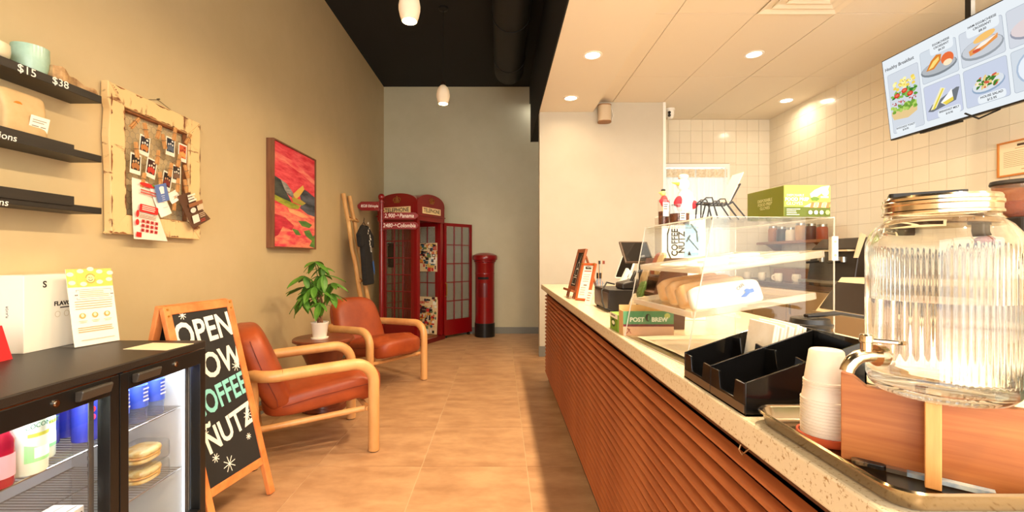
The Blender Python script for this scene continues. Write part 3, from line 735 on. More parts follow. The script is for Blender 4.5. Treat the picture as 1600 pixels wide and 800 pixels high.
# contents
def bottle(name, label, cat, loc, prof, m, cap=None, band=None, group=None, capm=None, n=20):
    t = thing(name, label, cat, loc, 0, group)
    MB().lathe(prof, n).build('body', m, t, smooth=True)
    if cap: MB().lathe(cap, 16).build('cap', capm, t, smooth=True)
    if band:
        a, b, r, bm = band; MB().lathe([(r, a), (r, b)], n).build('label_band', bm, t, smooth=True)
    return t
SH = .5876
coco = mat('coconut_carton', (226, 240, 222), .35)
cap_w = mat('cap_white', (240, 240, 236), .4)
green_ink = (74, 180, 92)
def coconut(loc, label):
    t = bottle('coconut_water_bottle', label, 'bottle', loc, [(.0, 0), (.036, 0), (.039, .006), (.039, .15), (.034, .17), (.018, .20), (.018, .215), (0, .215)], coco, [(.020, .212), (.020, .232), (0, .232)], None, 'coconut drinks in the cooler', mat('cap_pink', (226, 120, 140), .4))
    for i, (a0, a1, z0, z1, c) in enumerate(((-60, 55, .035, .085, (150, 214, 150)), (-30, 40, .045, .075, (246, 250, 244)))):
        m = MB(); m.grid(lambda u, v: (.0394 * math.cos(R(a0 + (a1 - a0) * u)) * (1 + .002 * i), .0394 * math.sin(R(a0 + (a1 - a0) * u)) * (1 + .002 * i), z0 + (z1 - z0) * v * (1 - .5 * u if i == 0 else 1)), 12, 3).build('label_art', ink(c), t)
    m = MB(); m.grid(lambda u, v: (.0394 * math.cos(R(-50 + 100 * u)), .0394 * math.sin(R(-50 + 100 * u)), .105 + .010 * v), 12, 1).build('label_art', ink((216, 226, 90)), t)
    text('COCONUT', .0185, ink((70, 140, 100)), frame((.0400, -.002, .137), (0, 1, 0), (0, 0, 1)), t, sx=1.0)
    return t
coconut((-1.335, 1.290, SH), 'white and green coconut drink bottle in front, second from the red bottle')
coconut((-1.40, 1.378, SH), 'white and green coconut drink bottle nearest the blue bottles')
bottle('juice_bottle', 'dark red cherry juice bottle at the left edge of the cooler shelf', 'bottle', (-1.335, 1.205, SH), [(.0, 0), (.033, 0), (.035, .01), (.035, .12), (.02, .16), (.015, .19), (0, .19)], mat('cherry_juice', (150, 20, 46), .2, coat=.5), [(.018, .185), (.018, .205), (0, .205)], (.025, .085, .0354, mat('juice_label', (226, 170, 186), .5)), None, cap_w)
bl = mat('blue_bottle', (58, 70, 190), .25, coat=.3)
for i, (x, y) in enumerate(((-1.48, 1.475), (-1.48, 1.560), (-1.385, 1.520))):
    t = bottle('blue_bottle', ('blue drink bottle furthest left on the cooler shelf', 'middle blue drink bottle on the cooler shelf', 'blue drink bottle with red dots nearest the door frame')[i], 'bottle', (x, y, SH), [(0, 0), (.036, 0), (.038, .006), (.038, .17), (.03, .19), (.02, .20), (0, .20)], bl, [(.02, .2), (.02, .216), (0, .216)], None, 'blue bottles in the cooler', mat('cap_blue', (40, 50, 150), .4))
    if i == 2:
        for j, c in enumerate(((226, 70, 120), (226, 50, 70))):
            p = Print(frame((.036, -.016, .080 + .026 * j), (.3, 1, 0), (0, 0, 1)), step=.003); p.ell(c, 0, 0, .009, .010); p.build('label_dot', t)
        text('MAX', .016, ink((226, 230, 246)), frame((.0375, -.010, .150), (.25, 1, 0), (0, 0, 1)), t)
pet = clear_pane('bottle_plastic', (206, 222, 250), .05, 1.2, .12)
wb = mat('water_blue_label', (70, 96, 200), .4)
for i, (x, y, cc, nm) in enumerate(((-1.345, 1.600, (236, 196, 60), 'yellow'), (-1.345, 1.685, (240, 240, 240), 'white'), (-1.345, 1.770, (214, 60, 50), 'red'))):
    t = bottle('water_bottle', 'clear bottle with blue label and %s cap on the upper right cooler shelf' % nm, 'bottle', (x, y, SH), [(0, 0), (.028, 0), (.031, .008), (.029, .03), (.032, .06), (.028, .10), (.030, .13), (.022, .165), (.012, .19), (.012, .20), (0, .20)], pet, [(.014, .195), (.014, .214), (0, .214)], (.055, .135, .0325, wb), 'water bottles in the cooler', ink(cc))
    p = Print(frame((.033, 0, .095), (0, 1, 0), (0, 0, 1))); p.lines((226, 232, 250), -.014, .014, .030, 4, .014, .006, seed=i); p.build('label_print', t)
# sandwich boxes
clam = clear_pane('clamshell', (240, 244, 246), .06, 1.6, .06)
bread = mat('pastry_bread', (226, 176, 84), .6, col2=(246, 222, 160), scale=30, lo=.4, hi=.6, bump=.3)
for i in range(2):
    t = thing('sandwich_box', ('upper', 'lower')[i] + ' of two stacked clear boxes with a filled roll in the cooler', 'food box', (-1.37, 1.735, .3376 + .075 * (1 - i)), 0, 'sandwich boxes in the cooler')
    MB().prism(rrect(.14, .15, .03, 4), (0, 0, 0), (1, 0, 0), (0, 1, 0), (0, 0, 1), .070).build('clear_box', clam, t, bevel=.012)
    MB().sup(.05, .062, .012, .7, 20, 10).build('roll', bread, t, smooth=True, loc=(0, 0, .020))
    MB().sup(.052, .060, .016, .7, 20, 10).build('roll', bread, t, smooth=True, loc=(.002, .002, .047))
    MB().sup(.054, .064, .006, .8, 20, 8).build('filling', mat('egg_filling', (240, 208, 110), .5, col2=(206, 120, 70), scale=40), t, smooth=True, loc=(0, 0, .034))
t = thing('snack_packet', 'crumpled pale snack packet on the floor of the cooler', 'packet', (-1.36, 1.74, .115))
MB().sup(.055, .075, .022, .6, 24, 12, lambda q: (q[0], q[1], q[2] + .03 + .004 * math.sin(90 * q[0]) + .004 * math.sin(70 * q[1]))).build('pack', mat('packet_pale', (216, 206, 170), .4, col2=(150, 128, 80), scale=16), t, smooth=True)
MB().sup(.03, .05, .016, .7, 20, 10).build('greens', mat('packet_green', (120, 140, 60), .5), t, smooth=True, loc=(0, 0, .052))
# juice cartons
for i in range(5):
    y = 1.10 + .072 * i
    t = thing('juice_carton', ('white juice carton with dark lettering, %s in the row on the lower cooler shelf' % ('first', 'second', 'third', 'fourth', 'last')[i]), 'carton', (-1.345, y, .3376), 0, 'juice cartons in the cooler')
    MB().box(-.05, .045, -.033, .033, 0, .085).build('carton', mat('carton_white', (238, 236, 230), .5), t, bevel=.002)
    p = Print(frame((.0, 0, .085), (0, 1, 0), (-1, 0, 0))); p.rects((110, 106, 100), [(-.026, .026, -.03, -.027), (-.026, .026, .01, .012)]); p.build('print', t)
    text('Honest', .018, ink((40, 38, 36)), frame((.0452, 0, .066), (0, 1, 0), (0, 0, 1)), t, bold=.0003)
    text('KIDS', .010, ink((60, 56, 50)), frame((.0452, .006, .052), (0, 1, 0), (0, 0, 1)), t)
# ------------------------------------------------------------------ on the cooler
sb = thing('gift_box', 'tall white carton with small black S emblem on the cooler top', 'box', (-1.718, 1.64, FZ))
bwm = mat('white_carton', (238, 232, 218), .45)
MB().box(-.10, 0, 0, .255, 0, .283).build('carton', bwm, sb, bevel=.002)
text('S', .034, ink((30, 26, 24)), frame((.0006, .075, .245), (0, 1, 0), (0, 0, 1)), sb, bold=.0008)
text('FLAVOR M', .023, ink((36, 30, 28)), frame((.0006, .165, .168), (0, 1, 0), (0, 0, 1)), sb, bold=.0008)
p = Print(frame((0, 0, 0), (0, 1, 0), (0, 0, 1))); p.rect((60, 50, 46), .135, .18, .150, .155)
for i in range(3): p.ell((206, 190, 160), .125 + .036 * i, .128, .011, .012); p.ell((238, 232, 218), .125 + .036 * i, .128, .009, .010)
p.build('print', sb)
text('FLAVOR', .012, ink((60, 54, 50)), frame((-.06, -.0006, .15), (0, 0, 1), (-1, 0, 0)), sb)
rc = thing('table_tent', 'red folded card at the left edge of the cooler top', 'table tent', (-1.700, 1.505, FZ), R(6))
MB().prism([(-.035, 0), (.035, 0), (.002, .115), (-.002, .115)], (0, -.05, 0), (1, 0, 0), (0, 0, 1), (0, 1, 0), .10).build('card', mat('red_card', (206, 30, 36), .45), rc)
p = Print(frame((.0185, 0, .055), (0, 1, 0), (-.28, 0, 1))); p.rect((250, 244, 232), -.04, .018, -.012, .018); p.build('print', rc)
fh = thing('flyer_holder', 'clear slanted holder with a yellow-topped flyer on the cooler top', 'sign holder', (-1.622, 1.735, FZ), 0)
fh.rotation_euler = (0, 0, R(-13)); fu = Vector((0, 1, 0)); fv = Vector((-.16, 0, 1)).normalized()
FW, FH = .165, .302
MF = frame((0, 0, .004), fu, fv)
fm = MB(); fm.m = MF; fm.box(0, FW, 0, FH, -.004, -.002); fm.build('flyer_sheet', mat('flyer_white', (246, 240, 228), .5), fh)
fm = MB(); fm.m = MF; fm.box(-.002, FW + .002, -.002, FH + .002, .0015, .003); fm.build('acrylic_front', clear_pane('acrylic'), fh)
fm = MB(); fm.box(-.075, .004, -.002, FW + .002, 0, .003); fm.build('acrylic_foot', clear_pane('acrylic'), fh)
p = Print(MF @ Matrix.Translation((0, 0, -.0018)), step=.00012)
p.rect((246, 206, 96), 0, FW, FH * .76, FH)
for i, (a, c) in enumerate(((.08, .93), (.30, .97), (.72, .96), (.96, .94), (.10, .82), (.34, .80), (.70, .82), (.92, .85), (.52, .995))):
    p.ell((238, 230, 214), FW * a, FH * c, FW * .075, FH * .028)
p.ell((246, 206, 96), FW * .5, FH * .87, FW * .115, FH * .066); p.ell((250, 226, 160), FW * .5, FH * .87, FW * .085, FH * .05)
p.line((60, 50, 44), [(FW * (.5 + .045 * math.cos(R(200 + 14 * i))), FH * (.868 + .028 * math.sin(R(200 + 14 * i)))) for i in range(11)], .0022)
p.line((60, 50, 44), [(FW * .46, FH * .885), (FW * .49, FH * .879)], .002).line((60, 50, 44), [(FW * .53, FH * .885), (FW * .52, FH * .878)], .002)
p.rects((90, 70, 50), [(FW * (.5 + .10 * math.cos(R(15 * i))) - .0012, FW * (.5 + .10 * math.cos(R(15 * i))) + .0012, FH * (.87 + .058 * math.sin(R(15 * i))) - .0014, FH * (.87 + .058 * math.sin(R(15 * i))) + .0014) for i in range(24) if i % 12 > 1])
p.line((70, 60, 54), [(FW * .16, FH * .70), (FW * .16, FH * .725), (FW * .93, FH * .725), (FW * .93, FH * .69)], .001).line((70, 60, 54), [(FW * .16, FH * .62), (FW * .16, FH * .60), (FW * .93, FH * .60), (FW * .93, FH * .615)], .001)
p.lines((212, 180, 140), FW * .22, FW * .88, FH * .705, 4, FH * .024, FH * .008, seed=2)
p.rects((90, 60, 50), [(FW * .12, FW * .145, FH * .65, FH * .665), (FW * .155, FW * .18, FH * .65, FH * .665), (FW * .91, FW * .935, FH * .645, FH * .66), (FW * .945, FW * .97, FH * .645, FH * .66)])
p.lines((216, 160, 110), FW * .10, FW * .94, FH * .575, 4, FH * .031, FH * .008, ragged=.06, seed=3)
for i in range(3):
    x = FW * (.23 + .27 * i); p.ell((222, 160, 84), x, FH * .385, FW * .07, FH * .036); p.ell((250, 232, 190), x, FH * .390, FW * .035, FH * .022); p.rects((224, 190, 150), [(x - FW * .09, x + FW * .09, FH * .315, FH * .322), (x - FW * .07, x + FW * .07, FH * .296, FH * .303)])
p.lines((216, 150, 84), FW * .10, FW * .92, FH * .235, 3, FH * .026, FH * .009, ragged=.1, seed=6); p.lines((206, 180, 150), FW * .14, FW * .90, FH * .075, 1, FH * .02, FH * .008)
p.build('print', fh)
cd = MB().box(-.09, .09, -.065, .065, 0, .0012)
tag(cd.build('paper_sheet', mat('paper_cream', (244, 224, 186), .6), loc=(-1.33, 1.775, FZ), rot=(0, 0, R(-6))), 'cream sheet of paper lying flat near the right end of the cooler top', 'paper')
# ================================================================== A-FRAME CHALKBOARD
af = thing('sidewalk_sign', 'orange wooden A-frame chalkboard lettered OPEN NOW behind the cooler', 'sign', (-1.188, 2.118, 0))
orange = mat('orange_wood', (206, 112, 54), .5, col2=(226, 140, 78), scale=10, stretch=(3, 1, 1), bump=.08)
slate = mat('chalkboard', (30, 28, 27), .75, col2=(38, 36, 34), scale=3)
ang = math.atan2(2.29 - 1.89, -1.156 + 1.225)   # run of the board on the floor
U = Vector((math.cos(ang), math.sin(ang), 0)); N0 = Vector((U.y, -U.x, 0))
AW, AH, lean = .395, .97, .250
Vv = (Vector((0, 0, AH)) - N0 * lean).normalized(); HL = math.hypot(AH, lean)
MA = frame((0, 0, .005), U, Vv)   # u along the board, v up the board, n out to the viewer
NA = U.cross(Vv)
def apart(name, x0, x1, y0, y1, z0, z1, m=orange, M=MA, bev=.003):
    q = MB(); q.m = M; q.box(x0, x1, y0, y1, z0, z1); return q.build(name, m, af, bevel=bev)
hw = AW / 2; rw = .036
apart('side_rail', -hw, -hw + rw, 0, HL, -.012, .012); apart('side_rail', hw - rw, hw, 0, HL, -.012, .012)
apart('top_rail', -hw + rw, hw - rw, HL - rw, HL, -.011, .011); apart('bottom_rail', -hw + rw, hw - rw, .155, .155 + rw, -.011, .011)
apart('board', -hw + rw - .004, hw - rw + .004, .155 + rw - .004, HL - rw + .004, -.004, .004, slate, bev=0)
Vb = (Vector((0, 0, AH)) + N0 * lean * .9).normalized(); MBk = frame(Vector((0, 0, .005)) - N0 * (lean * 1.9 + .02), U, Vb)
apart('rear_rail', -hw, -hw + rw, 0, HL, -.012, .012, M=MBk); apart('rear_rail', hw - rw, hw, 0, HL, -.012, .012, M=MBk)
apart('rear_top_rail', -hw + rw, hw - rw, HL - rw, HL, -.011, .011, M=MBk); apart('rear_bottom_rail', -hw + rw, hw - rw, .155, .155 + rw, -.011, .011, M=MBk)
apart('rear_board', -hw + rw - .004, hw - rw + .004, .155 + rw, HL - rw, -.004, .004, slate, MBk, 0)
for sx in (-1, 1):
    q = MB(); q.m = MA
    for yy in (.02, .05): q.tube([(sx * (hw - rw / 2), HL - yy + .008, .012), (sx * (hw - rw / 2), HL - yy + .008, .016)], .005, 10)
    q.build('hinge_screw', mat('brass', (196, 150, 70), .3, 1), af)
cw = ink((244, 238, 226)); teal = ink((136, 208, 204))
def sign_text(s, size, x, y, m, sx=1.0, rot=4): text(s, size, m, MA @ Matrix.Translation((x, y, .0046)) @ Matrix.Rotation(R(rot), 4, 'Z'), af, bold=.0035, sx=sx)
sign_text('OPEN', .165, 0.0, HL - .135, cw, .78)
sign_text('NOW', .165, .01, HL - .300, cw, .80)
sign_text('COFFEE', .150, .005, HL - .450, teal, .66, 8)
sign_text('\u00d1UTZ', .145, .02, HL - .605, cw, .78, 10)
for (x, y, r) in ((-.105, HL - .045, .018), (.135, HL - .335, .024), (.140, HL - .585, .026), (.115, HL - .685, .014), (-.03, .245, .034), (-.095, .30, .018), (-.12, .42, .016), (-.13, HL - .36, .016)):
    p = Print(MA @ Matrix.Translation((0, 0, .0042)))
    for a in (0, 45, 90, 135): p.line((240, 236, 226), [(x - r * math.cos(R(a + 10)), y - r * math.sin(R(a + 10))), (x + r * math.cos(R(a + 10)), y + r * math.sin(R(a + 10)))], .0035)
    p.build('chalk_star', af)
# ================================================================== ARMCHAIRS
beech = mat('beech_wood', (224, 170, 108), .38, col2=(206, 148, 88), scale=7, stretch=(1, 1, .35), detail=6, bump=.03, coat=.2)
leather = mat('rust_leather', (166, 74, 34), .42, col2=(144, 60, 26), scale=6, detail=5, bump=.10, bscale=160)
seam_m = mat('leather_seam', (116, 44, 20), .5)
glide = mat('glide_black', (24, 22, 20), .6)
def armchair(label, loc, rz):
    t = thing('armchair', label, 'armchair', loc, rz, 'leather armchairs')
    tr = .034; hx, hy, za = .33, .325, .548
    for sgn in (-1, 1):
        y = sgn * hy
        pts = [(hx, y, .006), (hx, y, .25), (hx, y, za - .12)] + arc((hx - .12, y, za - .12), .12, 0, 90, 8)[1:] + [(.0, y, za - .008), (-.18, y, za - .016)]
        MB().tube(pts, tr, 18).build('arm', beech, t, smooth=True)
        MB().tube([(-.325, sgn * .235, .006), (-.325, sgn * .235, za - .03)], tr * .92, 18).build('leg', beech, t, smooth=True)
        MB().tube([(-.32, sgn * .20, .205), (.30, sgn * .27, .255)], .018, 12).build('side_rail', beech, t, smooth=True)
        MB().cyl((hx, y, 0), tr * .8, .008, 16).build('glide', glide, t); MB().cyl((-.325, sgn * .235, 0), tr * .8, .008, 16).build('glide', glide, t)
    back = [(-.18, -hy, za - .016)] + [(p[0], p[1], za - .018) for p in arc((-.20, -hy + .14, 0), .14, 270, 180, 8, 'xy')] + [(-.34, 0, za - .018)] + [(p[0], p[1], za - .018) for p in arc((-.20, hy - .14, 0), .14, 180, 90, 8, 'xy')] + [(-.18, hy, za - .016)]
    MB().tube(back, tr * .985, 18).build('back_rail', beech, t, smooth=True)
    MB().tube([(-.29, -.21, .20), (-.29, .21, .20)], .018, 12).build('cross_rail', beech, t, smooth=True)
    MB().tube([(.30, -.31, .262), (.30, .31, .262)], .016, 12).build('cross_rail', beech, t, smooth=True)
    # seat: puffed pad, higher and rounder at the front
    def seatf(q):
        x, y, z = q
        k = (x + .30) / .64
        return (x, y * (1 - .06 * (1 - k)), z * (1 + .18 * k) + .315 + .085 * k - .03 * k * k * (k > .8) + .016 * math.cos(y * 5.0))
    MB().sup(.350, .266, .080, .45, 40, 18, seatf).build('seat', leather, t, smooth=True, loc=(.075, 0, 0))
    def backf(q):
        x, y, z = q; k = (z + .25) / .5
        return (x * (1.08 - .35 * max(0, k - .6)) - .25 - .15 * k + .05 * (1 - k) ** 2, y * (1 - .10 * max(0, k - .45)) , z * 1.0 + .525 + .02 * math.cos(y * 6))
    MB().sup(.085, .262, .25, .46, 40, 20, backf).build('backrest', leather, t, smooth=True, loc=(.045, 0, 0))
    # seams
    for sgn in (-1, 1):
        MB().tube([(.045 - .245 + .06 * math.sin(0), sgn * .262, .34)] + [(.045 - .25 - .15 * k + .05 * (1 - k) ** 2 + .0, sgn * (.262 * (1 - .10 * max(0, k - .45)) + .001), .275 + .5 * k) for k in (.2, .4, .6, .8, .9)], .0025, 6).build('seam', seam_m, t)
        MB().tube([(-.22 + .045, sgn * .254, .33), (.0, sgn * .264, .365), (.2, sgn * .268, .39), (.36, sgn * .258, .405)], .0025, 6).build('seam', seam_m, t)
    return t
armchair('rust leather armchair with round beech arms nearest the chalkboard sign', (-1.231, 2.928, 0), R(30))
armchair('rust leather armchair with round beech arms in front of the telephone box', (-1.205, 4.371, 0), R(-35.4))
# side table
st = thing('side_table', 'round dark wooden drum side table between the two armchairs', 'side table', (-1.405, 3.62, 0))
dkwood = mat('mahogany', (128, 60, 32), .4, col2=(98, 42, 22), scale=6, stretch=(1, 1, .4), coat=.2)
MB().lathe([(0, .530), (.222, .530), (.232, .536), (.232, .552), (.226, .558), (0, .558)], 48).build('top', dkwood, st, smooth=40)
MB().lathe([(.10, .20), (.105, .30), (.145, .40), (.195, .50), (.205, .530)], 40).build('upper_cone', dkwood, st, smooth=True)
MB().lathe([(.165, .03), (.155, .10), (.115, .17), (.10, .20)], 40).build('lower_cone', dkwood, st, smooth=True)
MB().lathe([(0, 0), (.172, 0), (.178, .012), (.172, .032), (0, .032)], 40).build('base_disc', dkwood, st, smooth=40)
# potted plant
pl = thing('potted_plant', 'leafy green potted tree with braided stem on the side table', 'plant', (-1.418, 3.57, .558))
pot_m = mat('pot_white', (238, 226, 208), .5)
MB().lathe([(0, 0), (.048, 0), (.050, .008), (.064, .118), (.067, .122), (.067, .130), (.060, .130), (.058, .105), (0, .105)], 32).build('pot', pot_m, pl, smooth=40)
MB().lathe([(0, 0), (.062, 0), (.066, .010), (.060, .012)], 32).build('saucer', pot_m, pl, smooth=40)
MB().lathe([(0, .112), (.035, .114), (.0585, .106)], 20).build('soil', mat('soil', (52, 34, 24), .95, col2=(78, 54, 36), scale=60), pl, smooth=True)
stem_m = mat('plant_stem', (134, 88, 58), .7, col2=(104, 66, 42), scale=30)
for k in range(3):
    MB().tube([(.016 * math.cos(k * 2.09 + z * 26), .016 * math.sin(k * 2.09 + z * 26), .105 + z) for z in [i * .013 for i in range(19)]], [.010 - .0002 * i for i in range(19)], 8).build('stem', stem_m, pl, smooth=True)
leaf_m = mat('plant_leaf', (62, 112, 34), .42, col2=(104, 150, 50), scale=9, spec=.4)
def leaf_mesh(l, w):
    m = MB()
    def f(u, v):
        s = v; wd = w * math.sin(math.pi * min(1, s ** .82)) ** .8 * (u - .5) * 2
        return (wd, l * s, -.22 * l * s * s + abs(u - .5) * w * .35)
    return m.grid(f, 4, 8).mesh('leaf', leaf_m, True)
leaves = [leaf_mesh(.172, .031), leaf_mesh(.145, .028), leaf_mesh(.118, .024)]
twig = mat('twig_green', (86, 110, 44), .6)
random.seed(21)
whorls = [(-.02, .0, .54, .9), (.03, .03, .50, .8), (-.10, -.03, .44, 1), (.08, -.05, .45, 1), (-.05, .08, .40, .9), (.13, .03, .39, 1), (-.14, .04, .36, 1), (.02, -.09, .37, 1), (-.08, -.10, .30, .9), (.09, .10, .31, .9), (.0, .02, .44, 1), (-.13, -.02, .28, .95), (.07, -.09, .26, .85), (-.05, .09, .27, .85), (-.03, -.10, .33, .9)]
for wi, (x, y, z, sc) in enumerate(whorls):
    z = z * 1.12 - .005; x = x * .85 - .02
    MB().tube([(0, 0, .33), (x * .4, y * .4, .34 + (z - .34) * .5), (x, y, z)], .0035, 6).build('twig', twig, pl, smooth=True)
    n = 6; a0 = random.random() * 6
    for k in range(n):
        o = bpy.data.objects.new('leaf', random.choice(leaves)); COL.objects.link(o); o.parent = pl
        o.location = (x, y, z); az = a0 + k * 2 * math.pi / n + random.uniform(-.2, .2)
        o.rotation_mode = 'XYZ'; o.rotation_euler = (R(random.uniform(-62, -4)), R(random.uniform(-14, 14)), az); s = sc * random.uniform(.8, 1.1); o.scale = (s, s, s)
# ------------------------------------------------------------------ bamboo ladder + T-shirt
bamboo = mat('bamboo', (222, 176, 112), .5, col2=(196, 140, 78), scale=10, stretch=(1, 1, .3))
tie = mat('rope_tie', (150, 92, 52), .9)
ld = thing('bamboo_ladder', 'pale bamboo pole ladder leaning on the wall beside the telephone box', 'ladder', (-1.47, 5.35, 0))
def LP(f, y): return Vector((-.325 * f, y, 1.925 * f))
for (yb, yt) in ((-.16, -.15), (.13, .06)):
    pts = [LP(i / 12, yb + (yt - yb) * i / 12) + Vector((.004 * math.sin(i * 2.1), .004 * math.sin(i * 1.3), 0)) for i in range(13)]
    MB().tube([tuple(p) for p in pts], [.027 - .0004 * i + (.002 if i % 3 == 0 else 0) for i in range(13)], 14).build('pole', bamboo, ld, smooth=True)
for f in (.14, .48, .845):
    a = LP(f, -.19) + Vector((.03, 0, 0)); b = LP(f, .13) + Vector((.03, 0, 0))
    rg = MB().tube([tuple(a), tuple(b)], .014, 12).build('rung', bamboo, ld, smooth=True)
    for yy in (-.16 + .01 * f, .13 - .07 * f):
        c = LP(f, yy) + Vector((.012, 0, 0))
        MB().tube([tuple(c + Vector((.030 * math.cos(q), 0, .030 * math.sin(q)))) for q in [i * .6 for i in range(10)]], .006, 6).build('lashing', tie, rg)
ts = thing('tshirt', 'black T-shirt with white print on a hanger hung from the bamboo ladder', 't-shirt', (-1.612, 5.30, 1.575))
cloth = mat('black_cotton', (26, 25, 26), .9, col2=(34, 33, 34), scale=20, bump=.2)
outl = [(-.07, .0), (-.13, -.035), (-.27, -.12), (-.25, -.27), (-.165, -.25), (-.16, -.70), (.16, -.70), (.165, -.25), (.25, -.27), (.27, -.12), (.13, -.035), (.07, .0), (.03, -.03), (-.03, -.03)]
tm = MB(); tm.prism(outl, (0, 0, 0), (0, 1, 0), (-.07, 0, 1), (1, 0, 0), .055); tm.build('shirt', cloth, ts, bevel=.02, seg=3)
MB().tube([(.02, -.12, -.03), (.02, 0, .03), (.02, 0, .05), (.02, .018, .07), (.02, .0, .085), (.02, -.015, .07)], .004, 8).tube([(.02, .12, -.03), (.02, 0, .03)], .004, 8).build('hanger', mat('hanger_black', (18, 17, 17), .4), ts)
p = Print(frame((.0555 + .07 * .24, .06, -.24), (0, 1, 0), (-.07, 0, 1)), step=.0006)
rs = random.Random(5)
for i in range(9): p.ell((236, 232, 224), rs.uniform(-.05, .05), .02 + .030 * i - .06 * (i % 2), rs.uniform(.014, .034), rs.uniform(.008, .018), 8, rot=rs.uniform(-.8, .8), wob=.6, seed=i)
p.rects((236, 232, 224), [(-.005, .005, -.075, -.02), (.012, .045, -.08, -.068), (.012, .022, -.07, -.02), (.035, .045, -.07, -.02)])
p.poly((66, 112, 190), [(.045, -.20), (.10, -.17), (.12, -.28), (.10, -.36), (.06, -.31)])
p.build('shirt_print', ts)
# ------------------------------------------------------------------ sign post
red = mat('gloss_red', (128, 8, 14), .28, coat=.5); dred = mat('dark_red', (104, 8, 12), .3, coat=.4)
sp = thing('direction_post', 'dark red direction post with three arrow signs by the telephone box', 'sign post', (-1.53, 5.85, 0))
MB().lathe([(0, 0), (.09, 0), (.09, .02), (.05, .04), (.034, .07), (.028, .10), (.028, 1.93), (0, 1.93)], 20).build('post', red, sp, smooth=40)
MB().lathe([(.0, 1.925), (.02, 1.928), (.036, 1.945), (.042, 1.97), (.036, 1.995), (.02, 2.01), (0, 2.013)], 20).build('ball', red, sp, smooth=True)
for z in (1.90, 1.795, 1.665, 1.655, 1.545):
    MB().lathe([(.028, z - .008), (.038, z - .006), (.038, z + .006), (.028, z + .008)], 20).build('collar', red, sp, smooth=40)
chalk_w = ink((236, 224, 216))
def arrow(x0, x1, z, hgt, s, size, par=sp, tilt=0):
    d = 1 if x1 > x0 else -1
    q = MB().prism([(x0, -hgt / 2), (x1 - d * hgt * .55, -hgt / 2), (x1, 0), (x1 - d * hgt * .55, hgt / 2), (x0, hgt / 2)], (0, -.014, z), (1, 0, 0), (0, 0, 1), (0, -1, 0), .018)
    o = q.build('arrow_sign', red, par, bevel=.002)
    text(s, size, chalk_w, frame(((x0 + x1) / 2 - d * hgt * .2, -.0325, z), (1, 0, 0), (0, 0, 1)), o, bold=.0006, sx=.84, shear=.12)
arrow(-.02, -.315, 1.850, .115, '8528 Ethiopia', .048)
arrow(.02, .485, 1.725, .088, '2,900\u2192Panama', .072)
arrow(.02, .490, 1.600, .092, '2480\u2192Colombia', .072)
# ================================================================== TELEPHONE BOX
SB = .65
tb_ = thing('telephone_box', 'red telephone box with its glazed door standing open', 'telephone box', (-1.11, 6.07, 0), R(65))
MB().box(-.02, SB + .02, -.02, SB + .02, 0, .06).build('plinth', dred, tb_, bevel=.004)
for (x, y) in ((0, 0), (SB - .065, 0), (0, SB - .065), (SB - .065, SB - .065)):
    MB().box(x, x + .065, y, y + .065, .06, 1.70).build('corner_post', red, tb_, bevel=.006)
hd = MB().box(-.012, SB + .012, -.012, .05, 1.69, 1.905).box(-.012, SB + .012, SB - .05, SB + .012, 1.69, 1.905).box(-.012, .05, .05, SB - .05, 1.69, 1.905).box(SB - .05, SB + .012, .05, SB - .05, 1.69, 1.905).box(.0, SB, .0, SB, 1.89, 1.905)
hd.build('header', red, tb_, bevel=.004)
MB().box(-.024, SB + .024, -.024, SB + .024, 1.755, 1.772).box(.06, SB - .06, .06, SB - .06, 1.70, 1.755).build('cornice', red, tb_, bevel=.004)
arch = [(-.012, 1.90)] + [(SB / 2 + (SB / 2 + .012) * math.sin(R(a)) , 1.90 + .165 * (math.cos(R(a)) ** .75)) for a in range(-88, 89, 8)] + [(SB + .012, 1.90)]
rf = MB().prism(arch, (0, -.012, 0), (1, 0, 0), (0, 0, 1), (0, 1, 0), SB + .024); rf.prism(arch, (-.012, 0, 0), (0, 1, 0), (0, 0, 1), (1, 0, 0), SB + .024)
rf.build('domed_roof', red, tb_)
gold = mat('crown_gold', (150, 104, 48), .4, .6); signc = mat('sign_cream', (244, 214, 160), .5); sgt = ink((60, 44, 30))
def crown(M):
    m = MB(); m.m = M
    m.prism([(-.042, -.03), (.042, -.03), (.046, -.014), (-.046, -.014)], (0, 0, 0), (1, 0, 0), (0, 1, 0), (0, 0, 1), .006)
    for sgn in (-1, 1):
        m.tube([(sgn * .040, -.014, .003), (sgn * .060, .012, .003), (sgn * .050, .034, .003), (sgn * .022, .040, .003), (0, .022, .003)], .006, 6)
        m.tube([(sgn * .018, -.014, .003), (sgn * .024, .012, .003), (sgn * .010, .030, .003)], .005, 6)
    m.tube([(0, -.014, .003), (0, .024, .003)], .006, 6); m.tube([(0, .03, .003), (0, .066, .003)], .004, 6); m.tube([(-.012, .052, .003), (.012, .052, .003)], .004, 6)
    for x in (-.045, .0, .045): m.lathe([(.007, 0), (.007, .005)], 10, (x, -.006, .003))
    m.build('crown_emblem', gold, tb_)
MR = frame((SB / 2, -.0125, 0), (1, 0, 0), (0, 0, 1)); ML = frame((-.0125, SB / 2, 0), (0, -1, 0), (0, 0, 1))
for M in (MR, ML):
    q = MB(); q.m = M; q.box(-.225, .225, 1.792, 1.880, -.001, .005); sg = q.build('sign_panel', signc, tb_)
    text('TELEPHONE', .077, sgt, M @ Matrix.Translation((0, 1.836, .0053)), sg, bold=.0012, sx=.97)
    crown(M @ Matrix.Translation((0, 1.965, 0)))
pane_m = clear_pane('booth_glass', (236, 238, 232), .03, 1.4, .22)
